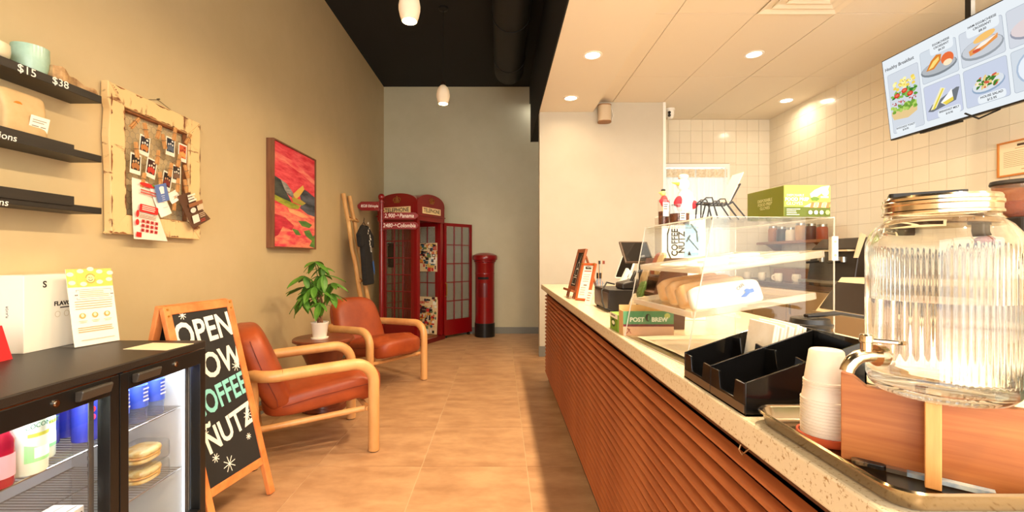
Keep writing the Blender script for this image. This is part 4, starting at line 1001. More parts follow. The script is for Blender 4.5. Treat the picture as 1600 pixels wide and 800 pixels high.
def glazed(par, M, w, z0, z1, zp, cols, rows, t=.03, name='window_frame', gm=None):
    """glazed leaf in the plane of M: stiles, solid lower panel, glazing bars; every pane its own piece"""
    st = .045; b = .012
    q = MB(); q.m = M
    q.box(0, st, z0, z1, -t, 0); q.box(w - st, w, z0, z1, -t, 0); q.box(st, w - st, z1 - st, z1, -t, 0); q.box(st, w - st, z0, zp, -t, 0)
    pw = (w - 2 * st) / cols; pz = (z1 - st - zp) / rows
    for i in range(1, cols): q.box(st + i * pw - b / 2, st + i * pw + b / 2, zp, z1 - st, -t + .004, -.004)
    for j in range(1, rows): q.box(st, w - st, zp + j * pz - b / 2, zp + j * pz + b / 2, -t + .004, -.004)
    o = q.build(name, red, par)
    for i in range(cols):
        for j in range(rows):
            q = MB(); q.m = M; q.box(st + i * pw + b / 2, st + (i + 1) * pw - b / 2, zp + j * pz + b / 2, zp + (j + 1) * pz - b / 2, -t / 2 - .002, -t / 2 + .002)
            q.build('pane', gm or pane_m, o)
    return o
iw = SB - .13
glazed(tb_, frame((.012, SB - .065, 0), (0, -1, 0), (0, 0, 1)), iw, .06, 1.69, .27, 3, 6, gm=clear_pane('booth_clear', (236, 236, 230), .03, 1.4))                       # left face
glazed(tb_, frame((SB - .02, .065, 0), (0, 1, 0), (0, 0, 1)) , iw, .06, 1.69, .27, 3, 5)                        # far right face
glazed(tb_, frame((SB - .065, SB - .02, 0), (-1, 0, 0), (0, 0, 1)), iw, .06, 1.69, .27, 3, 5)                   # far left face
dz = R(47.3 - 65)
Md = frame((0, 0, 0), (math.cos(dz), math.sin(dz), 0), (0, 0, 1)); Md.translation = Vector((SB + .004, -.012, 0))
dr = glazed(tb_, Md, .56, .045, 1.70, .27, 3, 5, name='door')
q = MB(); q.m = Md; q.tube([(.022, .62, .004), (.022, .64, .03), (.022, .80, .03), (.022, .82, .004)], .008, 8); q.build('handle', mat('brass', (196, 150, 70), .3, 1), dr, smooth=True)
q = MB(); q.m = Md; q.tube([(.05, .022, -.015), (.05, .022, -.016)], .02, 8); q.tube([(.50, .02, -.03), (.50, .02, 0)], .02, 12); q.build('caster', mat('glide_black', (24, 22, 20), .6), dr)
q = MB().box(.16, .30, SB - .06, SB - .024, 1.05, 1.40); q.build('telephone', mat('phone_black', (22, 20, 22), .35), tb_, bevel=.01)
q = MB().box(.06, .58, .06, .58, .06, .068); q.build('booth_floor', mat('booth_floor', (150, 96, 60), .5), tb_)
# collage boards inside
def collage(name, label, M, w, h, seed):
    t = thing(name, label, 'collage', tuple(M.translation)); M = Matrix.Translation(-M.translation) @ M
    q = MB(); q.m = M; q.box(0, w, 0, h, -.012, 0); q.build('board', mat('collage_board', (232, 206, 160), .6), t)
    rs = random.Random(seed); p = Print(M)
    cols = [(196, 44, 40), (236, 216, 180), (52, 96, 110), (226, 150, 60), (242, 236, 222), (70, 40, 44), (204, 110, 90), (110, 126, 80), (30, 28, 32), (214, 176, 90)]
    for i in range(110):
        cw_, ch = rs.uniform(.015, .07), rs.uniform(.015, .06); x = rs.uniform(cw_ / 2, w - cw_ / 2); y = rs.uniform(ch / 2, h - ch / 2)
        c = rs.choice(cols)
        if rs.random() < .25: p.ell(c, x, y, cw_ / 2.4, ch / 2.4, 9, wob=.3, seed=i)
        else: p.rect(c, x - cw_ / 2, x + cw_ / 2, y - ch / 2, y + ch / 2)
    p.build('cuttings', t); return t
Mb = Matrix.Translation((-1.11, 6.07, 0)) @ Matrix.Rotation(R(65), 4, 'Z')
collage('collage_board', 'upper collage board of cuttings hanging inside the telephone box', Mb @ frame((SB - .056, .385, .985), (0, -1, 0), (0, 0, 1)), .33, .42, 3)
collage('collage_board', 'lower collage board of cuttings leaning on the telephone box floor', Mb @ frame((SB - .10, .385, .075), (0, -1, 0), (.07, 0, 1)), .33, .54, 9)
# ------------------------------------------------------------------ pillar box
pbx = thing('pillar_box', 'round red pillar post box with black base beside the open door', 'post box', (-.237, 6.90, 0))
MB().lathe([(0, 0), (.152, 0), (.152, .205), (.146, .208)], 40).build('base', mat('gloss_black', (24, 23, 23), .3), pbx, smooth=40)
MB().lathe([(.146, .205), (.146, 1.09), (.152, 1.10), (.152, 1.115), (.146, 1.12)], 40).build('body', red, pbx, smooth=40)
MB().lathe([(.150, .945), (.150, .958)], 40).build('band', red, pbx, smooth=40)
MB().lathe([(.146, 1.115), (.165, 1.125), (.168, 1.15), (.184, 1.155), (.190, 1.17), (.190, 1.20), (.180, 1.225), (.130, 1.250), (.06, 1.262), (0, 1.264)], 48, mod=lambda a, z: .002 * math.sin(a * 40) if 1.12 < z < 1.16 else 0).build('cap', red, pbx, smooth=True)
q = MB()
for (z0, z1, a0, a1, r0, r1) in ((.865, .900, -42, 24, .1465, .151),):
    q.grid(lambda u, v: (r1 * math.sin(R(a0 + (a1 - a0) * u)), -r1 * math.cos(R(a0 + (a1 - a0) * u)), z0 + (z1 - z0) * v), 10, 1)
q.build('slot', mat('slot_black', (10, 9, 9), .7), pbx)
q = MB(); q.grid(lambda u, v: (.1485 * math.sin(R(-38 + 56 * u)), -.1485 * math.cos(R(-38 + 56 * u)), .60 + .21 * v), 10, 1); q.build('notice_plate', dred, pbx)
# ================================================================== SERVICE COUNTER
CZ = .932; CX = .397; CY0, CY1 = -.9, 4.45
slat_m = mat('slat_wood', (188, 110, 62), .45, col2=(158, 84, 44), scale=5, stretch=(6, .5, 6), detail=6, bump=.05)
co = thing('service_counter', 'long service counter faced with ribbed orange-brown wooden slats', 'counter', (.43, CY1 - .03, 0))
LY = -(CY1 - .03 - CY0)
MB().box(.022, .70, LY, 0, .075, .886).build('body', mat('counter_core', (96, 56, 32), .6), co)
MB().box(.035, .69, LY, -.004, 0, .075).build('toe_kick', mat('toe_kick', (74, 66, 58), .6), co)
npitch = .0345
prof = [(.022, 0)] + [(.022 - .021 * math.sin(math.pi * i / 8) ** .6, npitch * (.12 + .64 * i / 8)) for i in range(0, 9)] + [(.022, npitch)]
sm = MB().prism(prof, (0, 0, 0), (1, 0, 0), (0, 0, 1), (0, 1, 0), LY).mesh('slat', slat_m, 60)
for i in range(22):
    o = bpy.data.objects.new('slat', sm); COL.objects.link(o); o.parent = co; o.location = (0, 0, .082 + npitch * i)
quartz = mat('speckled_quartz', (224, 208, 176), .22, col2=(166, 132, 88), scale=190, detail=3, lo=.57, hi=.70, spec=.5)
wt = MB().box(CX, 1.17, CY0, CY1, CZ - .045, CZ)
tag(wt.build('worktop', quartz, bevel=.004), 'cream speckled stone worktop along the service counter', 'worktop')
hk = MB().tube([(.432, .775, .884), (.425, .772, .872), (.408, .768, .862), (.402, .766, .872), (.404, .765, .880)], .0014, 6)
tag(hk.build('wire_hook', mat('chrome', (220, 214, 204), .12, 1.0), smooth=True), 'small bent wire hook under the worktop edge', 'hook')
# ------------------------------------------------------------------ easel + menu frame
def board_stand(name, label, M, w, h, fw, fm, inner, feet=True):
    t = thing(name, label, 'sign', tuple(M.translation)); M = Matrix.Translation(-M.translation) @ M
    for a in ((-w / 2, -w / 2 + fw, 0, h), (w / 2 - fw, w / 2, 0, h)):
        q = MB(); q.m = M; q.box(*a, -.008, .008); q.build('frame_side', fm, t, bevel=.002)
    for a in ((-w / 2 + fw, w / 2 - fw, 0.05 if feet else 0, (0.05 if feet else 0) + fw), (-w / 2 + fw, w / 2 - fw, h - fw, h)):
        q = MB(); q.m = M; q.box(*a, -.007, .007); q.build('frame_rail', fm, t, bevel=.002)
    q = MB(); q.m = M; q.box(-w / 2 + fw - .003, w / 2 - fw + .003, .05 if feet else .01, h - fw + .003, -.004, .001); q.build('panel', inner, t)
    return t, M
brown = mat('easel_wood', (150, 84, 42), .5, col2=(120, 62, 30), scale=12, stretch=(3, 3, .6))
dirn = Vector((.02, -.27, 0)).normalized()      # run of the easel along the counter edge, near end right
t, M = board_stand('chalkboard_easel', 'small wooden chalkboard easel at the far end of the counter', frame((.455, 2.96, CZ + .0015), dirn, (.26, .02, 1)), .20, .325, .026, brown, slate)
q = MB(); q.m = M; q.box(-.115, .115, .038, .052, .005, .035); q.build('ledge', brown, t)
q = MB(); q.tube([(.10, -.0, .27), (.19, 0, .002)], .008, 8); q.build('rear_leg', brown, t)
p = Print(M @ Matrix.Translation((0, 0, .0012)), step=.0002)
p.line((226, 220, 206), [(-.05, .09), (-.05, .135), (.03, .135), (.03, .09)], .004, True).line((226, 220, 206), [(-.035, .15), (-.035, .19), (.03, .19), (.03, .15), (0, .145)], .004, True)
p.line((226, 220, 206), [(.028 * math.cos(R(30 * i)), .215 + .022 * math.sin(R(30 * i))) for i in range(12)], .004, True).line((226, 220, 206), [(0, .24), (.03, .29)], .004)
p.build('chalk_drawing', t)
dirm = Vector((.62, -.78, 0)).normalized()
t, M = board_stand('menu_holder', 'orange wooden menu holder with a white price list beside the easel', frame((.492, 2.745, CZ + .001), dirm, (.24, .19, 1)), .105, .235, .014, mat('menu_wood', (186, 92, 44), .45, col2=(162, 74, 34), scale=10), mat('menu_paper', (246, 238, 224), .6), False)
p = Print(M @ Matrix.Translation((0, 0, .0012))); p.lines((60, 50, 44), -.022, .024, .205, 1, .01, .008, 0); p.lines((176, 60, 44), -.028, .028, .188, 1, .01, .006, 0)
p.lines((180, 160, 140), -.026, .026, .165, 4, .014, .004, seed=3); p.lines((120, 60, 44), -.012, .014, .100, 1, .01, .006, 0); p.lines((180, 160, 140), -.030, .010, .082, 4, .014, .004, seed=4); p.build('menu_print', t)
for sx in (-1, 1):
    q = MB(); q.m = M; q.tube([(sx * .046, .228, .008), (sx * .046, .228, .014)], .006, 8); q.build('clip', mat('brass', (196, 150, 70), .3, 1), t)
text('MENU', .018, ink((60, 50, 44)), M @ Matrix.Translation((0, .2085, .0018)), t, bold=.0004)
t = thing('card_stand', 'small white leaning card between the menu frame and the black box', 'card', (.475, 2.50, CZ))
q = MB(); q.m = frame((0, 0, .001), (.45, -.89, 0), (.30, .15, 1)); q.box(-.025, .025, 0, .085, -.001, .001); q.build('card', mat('menu_paper', (246, 238, 224), .6), t)
p = Print(frame((0, 0, .001), (.45, -.89, 0), (.30, .15, 1)) @ Matrix.Translation((0, 0, .001))); p.lines((170, 80, 60), -.016, .016, .070, 4, .014, .004); p.build('print', t)
# ------------------------------------------------------------------ till corner
dk = mat('till_black', (34, 28, 24), .42)
t = thing('cash_drawer', 'black metal cash drawer on the counter behind the menu frame', 'cash drawer', (.513, 2.17, CZ))
MB().box(.004, .40, 0, .32, .008, .107).build('case', dk, t, bevel=.003)
MB().box(0, .006, .008, .312, .014, .092).build('drawer_front', mat('till_black_lit', (70, 54, 42), .35), t, bevel=.002)  # lit front of the black drawer: the light is in the lighter colour
for x, y in ((.02, .02), (.02, .30), (.38, .02), (.38, .30)): MB().cyl((x, y, 0), .012, .008, 10).build('foot', glide, t)
t = thing('receipt_printer', 'black card terminal and printer on top of the cash drawer', 'printer', (.585, 2.19, CZ + .107))
MB().prism([(0, 0), (.12, 0), (.12, .035), (.09, .050), (0, .030)], (0, 0, 0), (1, 0, 0), (0, 0, 1), (0, 1, 0), .13).build('body', dk, t, bevel=.008)
MB().tube([(-.01, .10, .02), (-.05, .10, .03), (-.085, .06, -.01), (-.09, .02, -.06), (-.085, -.01, -.09), (-.05, -.03, -.10)], .004, 8).build('cable', mat('cord_black', (14, 13, 12), .6), t, smooth=True)
MB().tube([(.05, .02, .04), (.07, .02, .085), (.10, .02, .09), (.12, .03, .06)], .009, 8).build('paper_arm', dk, t, smooth=True)
t = thing('point_of_sale_tablet', 'tilted white-edged tablet with dark screen on the till corner', 'tablet', (.64, 2.42, CZ + .107))
MT = frame((0, 0, .03), (.50, -.86, 0), (.42, .24, 1))
q = MB(); q.m = MT; q.prism(rrect(.10, .15, .010, 4, 0, .09), (0, 0, -.006), (1, 0, 0), (0, 1, 0), (0, 0, 1), .008); q.build('body', mat('white_plastic', (244, 240, 230), .4), t)
q = MB(); q.m = MT; q.prism(rrect(.090, .138, .006, 4, 0, .09), (0, 0, .0022), (1, 0, 0), (0, 1, 0), (0, 0, 1), .0006); q.build('screen', mat('screen_off', (28, 24, 22), .08), t)
q = MB(); q.prism([(0, 0), (.09, 0), (.075, .07), (.05, .10)], (-.02, -.03, 0), (1, 0, 0), (0, 0, 1), (0, 1, 0), .06); q.build('stand', mat('white_plastic', (244, 240, 230), .4), t, bevel=.004)
t = thing('customer_display', 'large dark screen tilted away, above the snack rack', 'screen', (.605, 1.97, CZ))
MT = frame((0, 0, .24), (.96, .25, 0), (-.26, .55, 1))
q = MB(); q.m = MT; q.box(-.07, .07, 0, .11, -.010, 0); q.build('screen_back', mat('display_bronze', (70, 50, 34), .35), t, bevel=.004)
q = MB(); q.m = MT; q.box(-.062, .062, .008, .102, 0, .0012); q.build('screen', mat('screen_off', (28, 24, 22), .08), t)
MB().tube([(.02, .05, .004), (.02, .05, .20), (.015, .02, .27)], .012, 10).cyl((.02, .05, 0), .055, .006, 20).build('stand', dk, t, smooth=40)
# sauce bottles
for i, (x, y, s) in enumerate(((.62, 2.86, 1.0), (.78, 2.90, 1.08))):
    t = bottle('pump_bottle', ('small clear bottle with black cap behind the menu frame', 'clear bottle with tall black pump further right behind the tablet')[i], 'bottle', (x, y, CZ), [(0, 0), (.026, 0), (.028, .006), (.028, .10 * s), (.014, .125 * s), (.014, .135 * s), (0, .135 * s)], clear_pane('bottle_plastic', (206, 222, 250), .05, 1.2, .12), [(.016, .13 * s), (.016, .165 * s), (0, .165 * s)], (.03, .08, .0284, mat('amber_label', (196, 150, 90), .5)), 'pump bottles', dk)
    MB().tube([(0, 0, .16 * s), (0, 0, .24 * s)], .002, 6).build('tube', dk, t)
t = thing('mini_flags', 'pair of tiny toothpick flags in a holder behind the menu frame', 'flags', (.60, 2.74, CZ))
MB().lathe([(0, 0), (.02, 0), (.02, .03), (.012, .04), (0, .04)], 14).build('holder', dk, t, smooth=40)
for x, c in ((-.012, (34, 30, 34)), (.014, (120, 50, 34))):
    MB().tube([(x * .4, 0, .04), (x, 0, .245)], .0015, 5).build('stick', beech, t); MB().box(x, x + .014, -.001, .001, .222, .242).build('flag', ink(c), t)
# snack rack
rk = thing('snack_rack', 'brown tiered snack rack seen through the end of the display case', 'rack', (.520, 1.665, CZ))
rkm = mat('rack_brown', (92, 52, 34), .5, col2=(70, 38, 24), scale=8)
for i in range(4): MB().prism([(0, 0), (.10, 0), (.10, .05), (0, .012)], (.0 + .02 * i, 0, .01 + .055 * i), (1, 0, 0), (0, 0, 1), (0, 1, 0), .20).build('tier', rkm, rk)
for y in (-.008, .20): MB().prism([(0, 0), (.15, 0), (.165, .26), (.08, .26)], (0, y, 0), (1, 0, 0), (0, 0, 1), (0, 1, 0), .008).build('side', rkm, rk)
pk = [((226, 196, 150), 'cream snack packet at the top left of the rack'), ((96, 130, 60), 'green snack packet on the snack rack'), ((216, 190, 90), 'yellow snack packet low on the snack rack'), ((200, 170, 130), 'tan snack packet on the middle tier of the rack'), ((170, 84, 60), 'reddish snack packet on the upper tier of the rack'), ((236, 220, 196), 'white snack packet on the lowest tier of the rack')]
for i, (c, lab) in enumerate(pk):
    tier = (3, 1, 0, 2, 3, 0)[i]; y = 1.705 + .10 * (i % 2) + .02 * (i // 2); x = .520 + .02 * tier + .018
    q = MB(); q.sup(.010, .034, .042, .5, 16, 10, lambda p: (p[0] * (1 - .5 * abs(p[2] / .042)) + p[2] * .3, p[1], p[2] + .044))
    tag(q.build('snack_packet', mat('packet_%d' % i, c, .35, col2=tuple(int(v * .72) for v in c), scale=28), smooth=True, loc=(x, y, CZ + .030 + .055 * tier)), lab, 'packet', 'snack packets')
# tea boxes in front
t = thing('tea_box', 'green and white tea box with oval label at the counter edge', 'box', (.410, 1.592, CZ))
MB().box(0, .07, 0, .110, 0, .060).build('carton', mat('tea_green', (112, 150, 36), .5), t, bevel=.001)
p = Print(frame((0, .110, 0), (0, -1, 0), (0, 0, 1))); p.rect((238, 230, 212), 0, .110, .044, .060); p.ell((54, 72, 28), .05, .027, .028, .015); p.ell((226, 226, 190), .05, .027, .021, .007); p.lines((130, 120, 90), .02, .08, .056, 1, .01, .005); p.build('print', t)
t = thing('tea_display_box', 'open cardboard display box with green POST BREW front beside the case', 'box', (.4125, 1.530, CZ))
cb_ = mat('cardboard', (206, 164, 110), .7)
MB().box(0, .170, 0, .003, 0, .082).box(0, .170, .052, .055, 0, .098).box(0, .003, .003, .052, 0, .082).box(.167, .170, .003, .052, 0, .090).box(.003, .167, .003, .052, 0, .003).build('carton', cb_, t)
p = Print(frame((0, 0, 0), (1, 0, 0), (0, 0, 1))); p.rect((84, 142, 98), .0, .170, .038, .082); p.rect((110, 34, 46), 0, .170, .030, .038); p.rect((226, 178, 146), 0, .170, 0, .030)
p.ell((34, 40, 34), .083, .060, .009, .013); p.ell((84, 142, 98), .086, .060, .0035, .010); p.ell((176, 186, 90), .148, .066, .010, .009); p.line((150, 60, 60), [(.012, .008), (.022, .020), (.014, .024), (.026, .008)], .002); p.build('print', t)
text('POST', .020, ink((226, 230, 214)), frame((.046, -.0016, .053), (1, 0, 0), (0, 0, 1)), t, bold=.0008); text('BREW', .020, ink((226, 230, 214)), frame((.122, -.0016, .053), (1, 0, 0), (0, 0, 1)), t, bold=.0008)
for i in range(5):
    tag(MB().box(0, .026, 0, .040, 0, .070).build('tea_sachet', mat('sachet_%d' % (i % 2), ((230, 206, 166), (110, 140, 70))[i % 2], .5), loc=(.4195 + .031 * i, 1.5365, CZ + .0035)), ('first', 'second', 'third', 'fourth', 'last')[i] + ' sachet from the left standing in the cardboard display box', 'sachet', 'sachets in the display box')
# ------------------------------------------------------------------ acrylic pastry case
ac = clear_pane('acrylic_case', (250, 250, 248), .01, .55); edge_w = clear_pane('acrylic_edge_glint', (255, 252, 244), .1, 1.5, .55)
cs = thing('pastry_case', 'clear acrylic pastry display case with two tilted trays on the counter', 'display case', (.448, 1.10, CZ), R(5))
DX, DY, HZ = .385, .41, .362; ft = .070    # depth, length, height, front slope
side = [(0, 0), (DX, 0), (DX, HZ), (ft, HZ)]
MB().prism(side, (0, 0, 0), (1, 0, 0), (0, 0, 1), (0, 1, 0), .004).build('side_pane', ac, cs); MB().prism(side, (0, DY - .004, 0), (1, 0, 0), (0, 0, 1), (0, 1, 0), .004).build('side_pane', ac, cs)
MB().prism([(0, 0), (.004, 0), (ft + .004, HZ), (ft, HZ)], (0, .004, 0), (1, 0, 0), (0, 0, 1), (0, 1, 0), DY - .008).build('front_pane', ac, cs)
MB().box(ft + .004, DX, .004, DY - .004, HZ - .004, HZ).build('top_pane', ac, cs)
MB().box(0.006, DX, .004, DY - .004, .0, .004).build('base_pane', ac, cs)
MB().box(DX, DX + .004, 0, DY, .02, HZ - .006).build('rear_door', ac, cs)
e = MB()
for y in (.001, DY - .001):
    e.tube([(0, y, .002), (ft, y, HZ), (DX, y, HZ), (DX, y, .002)], .0020, 6)
e.tube([(ft, 0, HZ), (ft, DY, HZ)], .0020, 6).tube([(DX, 0, HZ), (DX, DY, HZ)], .0018, 6).tube([(0, 0, .002), (0, DY, .002)], .0018, 6)
e.build('edge_glint_rods', edge_w, cs)  # whitish rods added for the bright glint along the acrylic edges
MB().box(DX - .008, DX + .006, -.004, .0, .255, .315).box(DX + .002, DX + .007, -.004, .02, .255, .315).build('hinge_plate', mat('white_plastic', (244, 240, 230), .4), cs)
for z in (.268, .302): MB().tube([(DX - .002, -.004, z), (DX - .002, -.006, z)], .0035, 8).build('screw', mat('chrome', (220, 214, 204), .12, 1.0), cs)
def tray(z0, z1, x0, name):
    m = frame((x0, .02, z0), (math.cos(math.atan2(z1 - z0, .33)), 0, math.sin(math.atan2(z1 - z0, .33))), (0, 1, 0))
    w, l = .32, DY - .04
    q = MB(); q.m = m; q.box(0, w, 0, l, 0, .003); o = q.build('tray', clear_pane('acrylic_tray', (255, 250, 240), .05, 1.2, .12), cs)
    q = MB(); q.m = m
    q.box(-.006, 0, -.004, l + .004, 0, .018); q.box(w, w + .006, -.004, l + .004, 0, .018); q.box(0, w, -.006, 0, 0, .018); q.box(0, w, l, l + .006, 0, .018)
    q.build('tray_rim', clear_pane('acrylic_rim', (255, 246, 230), .1, 1.3, .42), o, bevel=.003); return m
MU = tray(.222, .264, .052, 'upper'); MLo = tray(.112, .158, .030, 'lower')
CSM = Matrix.Translation((.448, 1.10, CZ)) @ Matrix.Rotation(R(5), 4, 'Z')
parch = mat('parchment', (248, 240, 224), .6, col2=(240, 228, 206), scale=12, bump=.2)
def in_case(name, label, cat, M, builder, group=None):
    MM = CSM @ M; t = thing(name, label, cat, tuple(MM.translation), 0, group); L = Matrix.Translation(-MM.translation) @ MM; builder(t, L); return t
def sheet_b(w, l):
    def f(t, L): q = MB(); q.m = L; q.grid(lambda u, v: (w * u, l * v, .0006 + .0012 * (1 + math.sin(9 * u + 5 * v))), 14, 8); q.build('sheet', parch, t, smooth=True)
    return f
in_case('parchment_sheet', 'white parchment sheet on the upper tray of the pastry case', 'paper', MU @ Matrix.Translation((.02, .02, .003)), sheet_b(.27, .32))
in_case('parchment_sheet', 'white parchment sheet covering the floor of the pastry case', 'paper', Matrix.Translation((.03, .02, .0045)), sheet_b(.33, .36))
bagm = mat('bakery_bag', (250, 244, 232), .5, col2=(240, 230, 212), scale=16, bump=.2)
wrapm = mat('wrapped_bread', (232, 190, 132), .35, col2=(246, 224, 186), scale=14, coat=.5, bump=.2)
for i in range(6):
    def f(t, L, i=i):
        q = MB(); q.m = L; q.sup(.048, .050, .006, .6, 22, 12); q.build('pastry', bagm, t, smooth=True)
    in_case('wrapped_pastry', 'flat white paper-wrapped pastry on the upper tray, %s counted from the near front corner' % ('first', 'second', 'third', 'fourth', 'fifth', 'sixth')[i], 'pastry', MU @ Matrix.Translation((.07 + .10 * (i % 3), (.10 + .16 * (i // 3)), .0115)), f, 'upper tray pastries')
clear_bag = mat('tan_bread_bag', (228, 176, 122), .3, col2=(246, 220, 184), scale=9, coat=.6, bump=.2)
labs = ['white bakery bag with blue logo, nearest on the lower tray', 'tan wrapped loaf just behind the white bakery bag', 'second tan wrapped loaf behind the white bakery bag', 'tan wrapped loaf furthest back on the lower tray']
for i in range(4):
    def f(t, L, i=i):
        q = MB(); q.m = L @ Matrix.Rotation(R(-20), 4, 'X'); q.sup(.095, .014 if i == 0 else .028, .034, .35, 26, 14, lambda p: (p[0], p[1] + .003 * math.sin(40 * p[0]), p[2] + .034)); q.build('bag', bagm if i == 0 else clear_bag, t, smooth=60)
        if i == 0:
            pr = Print(L @ Matrix.Rotation(R(-20), 4, 'X') @ frame((.050, -.0146, .034), (1, 0, 0), (0, 0, 1)), step=.0004)
            pr.poly((70, 110, 190), [(-.020, -.012), (-.005, -.004), (.006, .004), (.022, .006), (.022, -.004), (.008, -.006), (-.004, -.014)])
            pr.ell((70, 110, 190), .004, .002, .008, .005); pr.build('logo_print', t)
            text('CAFE', .011, ink((70, 60, 60)), L @ Matrix.Rotation(R(-20), 4, 'X') @ frame((.040, -.0152, .048), (1, 0, .5), (-.5, 0, 1)), t)
        else:
            pr = Print(L @ Matrix.Rotation(R(-20), 4, 'X') @ frame((-.05, -.0288, .04), (1, 0, 0), (0, 0, 1)), step=.0004); pr.rect((190, 60, 44), -.008, .012, -.004, .004); pr.build('label_print', t)
    in_case('bakery_bag' if i == 0 else 'wrapped_loaf', labs[i], 'bag' if i == 0 else 'loaf', MLo @ Matrix.Translation((.115 + .012 * i, .035 + .085 * i, .004)), f, None if i == 0 else 'wrapped loaves on the lower tray')
# on top of the case
TZ = CZ + HZ
gb = thing('glove_box', 'green carton of disposable gloves on top of the pastry case', 'box', (.700, 1.125, TZ + .002), R(2))
MB().box(0, .118, 0, .155, 0, .077).build('carton', mat('glove_green', (116, 122, 26), .45), gb, bevel=.001)
p = Print(frame((0, 0, 0), (1, 0, 0), (0, 0, 1))); p.rect((178, 200, 78), 0.002, .118, .024, .077); p.rect((84, 96, 26), .002, .118, 0, .024)
p.poly((246, 206, 186), [(.066, .056), (.078, .066), (.096, .074), (.116, .077), (.112, .066), (.094, .056), (.080, .046), (.070, .044)])
p.poly((236, 214, 190), [(.050, .024), (.070, .034), (.112, .034), (.108, .022)])
for i in range(5): p.poly(((214, 110, 60), (240, 200, 120))[i % 2], [(.066 + .010 * i, .022), (.074 + .010 * i, .022), (.078 + .010 * i, .036), (.070 + .010 * i, .036)])
p.ell((90, 120, 40), .078, .044, .010, .005, wob=.4); p.ell((236, 240, 226), .104, .060, .009, .009); p.rect((240, 240, 226), .092, .112, .046, .050)
p.lines((220, 224, 190), .006, .042, .019, 4, .0046, .0018, ragged=.4)
for i in range(3): p.ell((232, 236, 214), .066 + .014 * i, .010, .005, .005)
p.ell((176, 210, 110), .109, .010, .006, .006, 6); p.build('print', gb)
text('FOOD PREP', .0115, ink((246, 248, 230)), frame((.032, -.0026, .042), (1, 0, 0), (0, 0, 1)), gb, bold=.0003); text('GLOVES', .0115, ink((240, 244, 214)), frame((.026, -.0026, .032), (1, 0, 0), (0, 0, 1)), gb); text('DISPOSABLE', .008, ink((240, 244, 214)), frame((.028, -.0026, .052), (1, 0, 0), (0, 0, 1)), gb)
for s, z in (('DISPOSABLE', .048), ('FOOD PREP', .038), ('GLOVES', .028)): text(s, .0115, ink((206, 200, 140)), frame((-.0006, .075, z), (0, -1, 0), (0, 0, 1)), gb)
# miniature lounge chair
mc = thing('miniature_chair', 'miniature black wire lounge chair on the pastry case', 'figurine', (.578, 1.20, TZ + .002), R(-8))
wire = mat('wire_black', (30, 22, 18), .4)
def wtube(name, pts, r=.0019): MB().tube(pts, r, 6).build(name, wire, mc, smooth=True)
for sgn in (-1, 1):
    y = sgn * .020
    wtube('leg', [(-.052, y, .042), (-.054, y * 1.2, .0)]); wtube('leg', [(-.030, y, .040), (-.038, y * 1.2, 0)]); wtube('leg', [(.010, y, .038), (.036, y * 1.2, 0)]); wtube('leg', [(.024, y, .044), (.056, y * 1.2, 0)]); wtube('leg', [(-.022, y, .04), (-.012, y * 1.2, 0)])
    wtube('seat_rail', [(-.056, y, .044), (-.02, y, .038), (.018, y, .037), (.026, y, .042)])
    wtube('arm', [(-.052, y * 1.15, .043), (-.040, y * 1.15, .054), (-.026, y * 1.15, .054), (-.022, y * 1.15, .040)]); wtube('arm', [(-.018, y * 1.15, .040), (-.006, y * 1.15, .050), (.006, y * 1.15, .050), (.010, y * 1.15, .038)])
    wtube('back_rail', [(.018, y, .038), (.044, y, .088)])
wtube('back_top', [(.044, -.020, .088), (.044, .020, .088)])
for x in (-.050, -.040, -.030, -.020, -.010, 0, .010): wtube('seat_slat', [(x, -.020, .0405), (x, .020, .0405)])
cd = MB(); cd.m = frame((.590, 1.20, TZ + .046), (-.1, 1, 0), (.50, 0, 1)); cd.box(-.024, .024, 0, .085, 0, .0015)
tag(cd.build('card', mat('pink_card', (250, 226, 206), .5)), 'pale card leaning on the miniature wire chair', 'card')
# bean jars and bird figures at the far front corner of the case top
beans = mat('coffee_beans', (112, 56, 24), .5, col2=(62, 28, 12), scale=150, lo=.42, hi=.58, bump=.8)
for i, (x, y, r, h, lab) in enumerate(((.530, 1.475, .018, .085, 'slim clear bag of coffee beans with handwritten tag, left of the wider jar'), (.556, 1.415, .030, .062, 'clear round jar of coffee beans on top of the pastry case'))):
    t = thing('bean_jar', lab, 'jar', (x, y, TZ + .002))
    MB().lathe([(0, .001), (r - .002, .001), (r - .001, h * .55), (0, h * .56)], 24).build('beans', beans, t, smooth=40)
    MB().lathe([(0, 0), (r, 0), (r + .0005, h), (r - .0008, h)], 24).build('glass', clear_pane('jar_clear', (250, 250, 250), .02, 1.3), t, smooth=40)
    pr = Print(frame((-.004, -r - .0012, .012 if i else .03), (1, 0, 0), (0, 0, 1))); pr.rect((250, 240, 222), -.006, .012, 0, .026 if i else .045); pr.lines((70, 60, 50), -.004, .010, .022 if i else .04, 3, .007, .003); pr.build('tag', t)
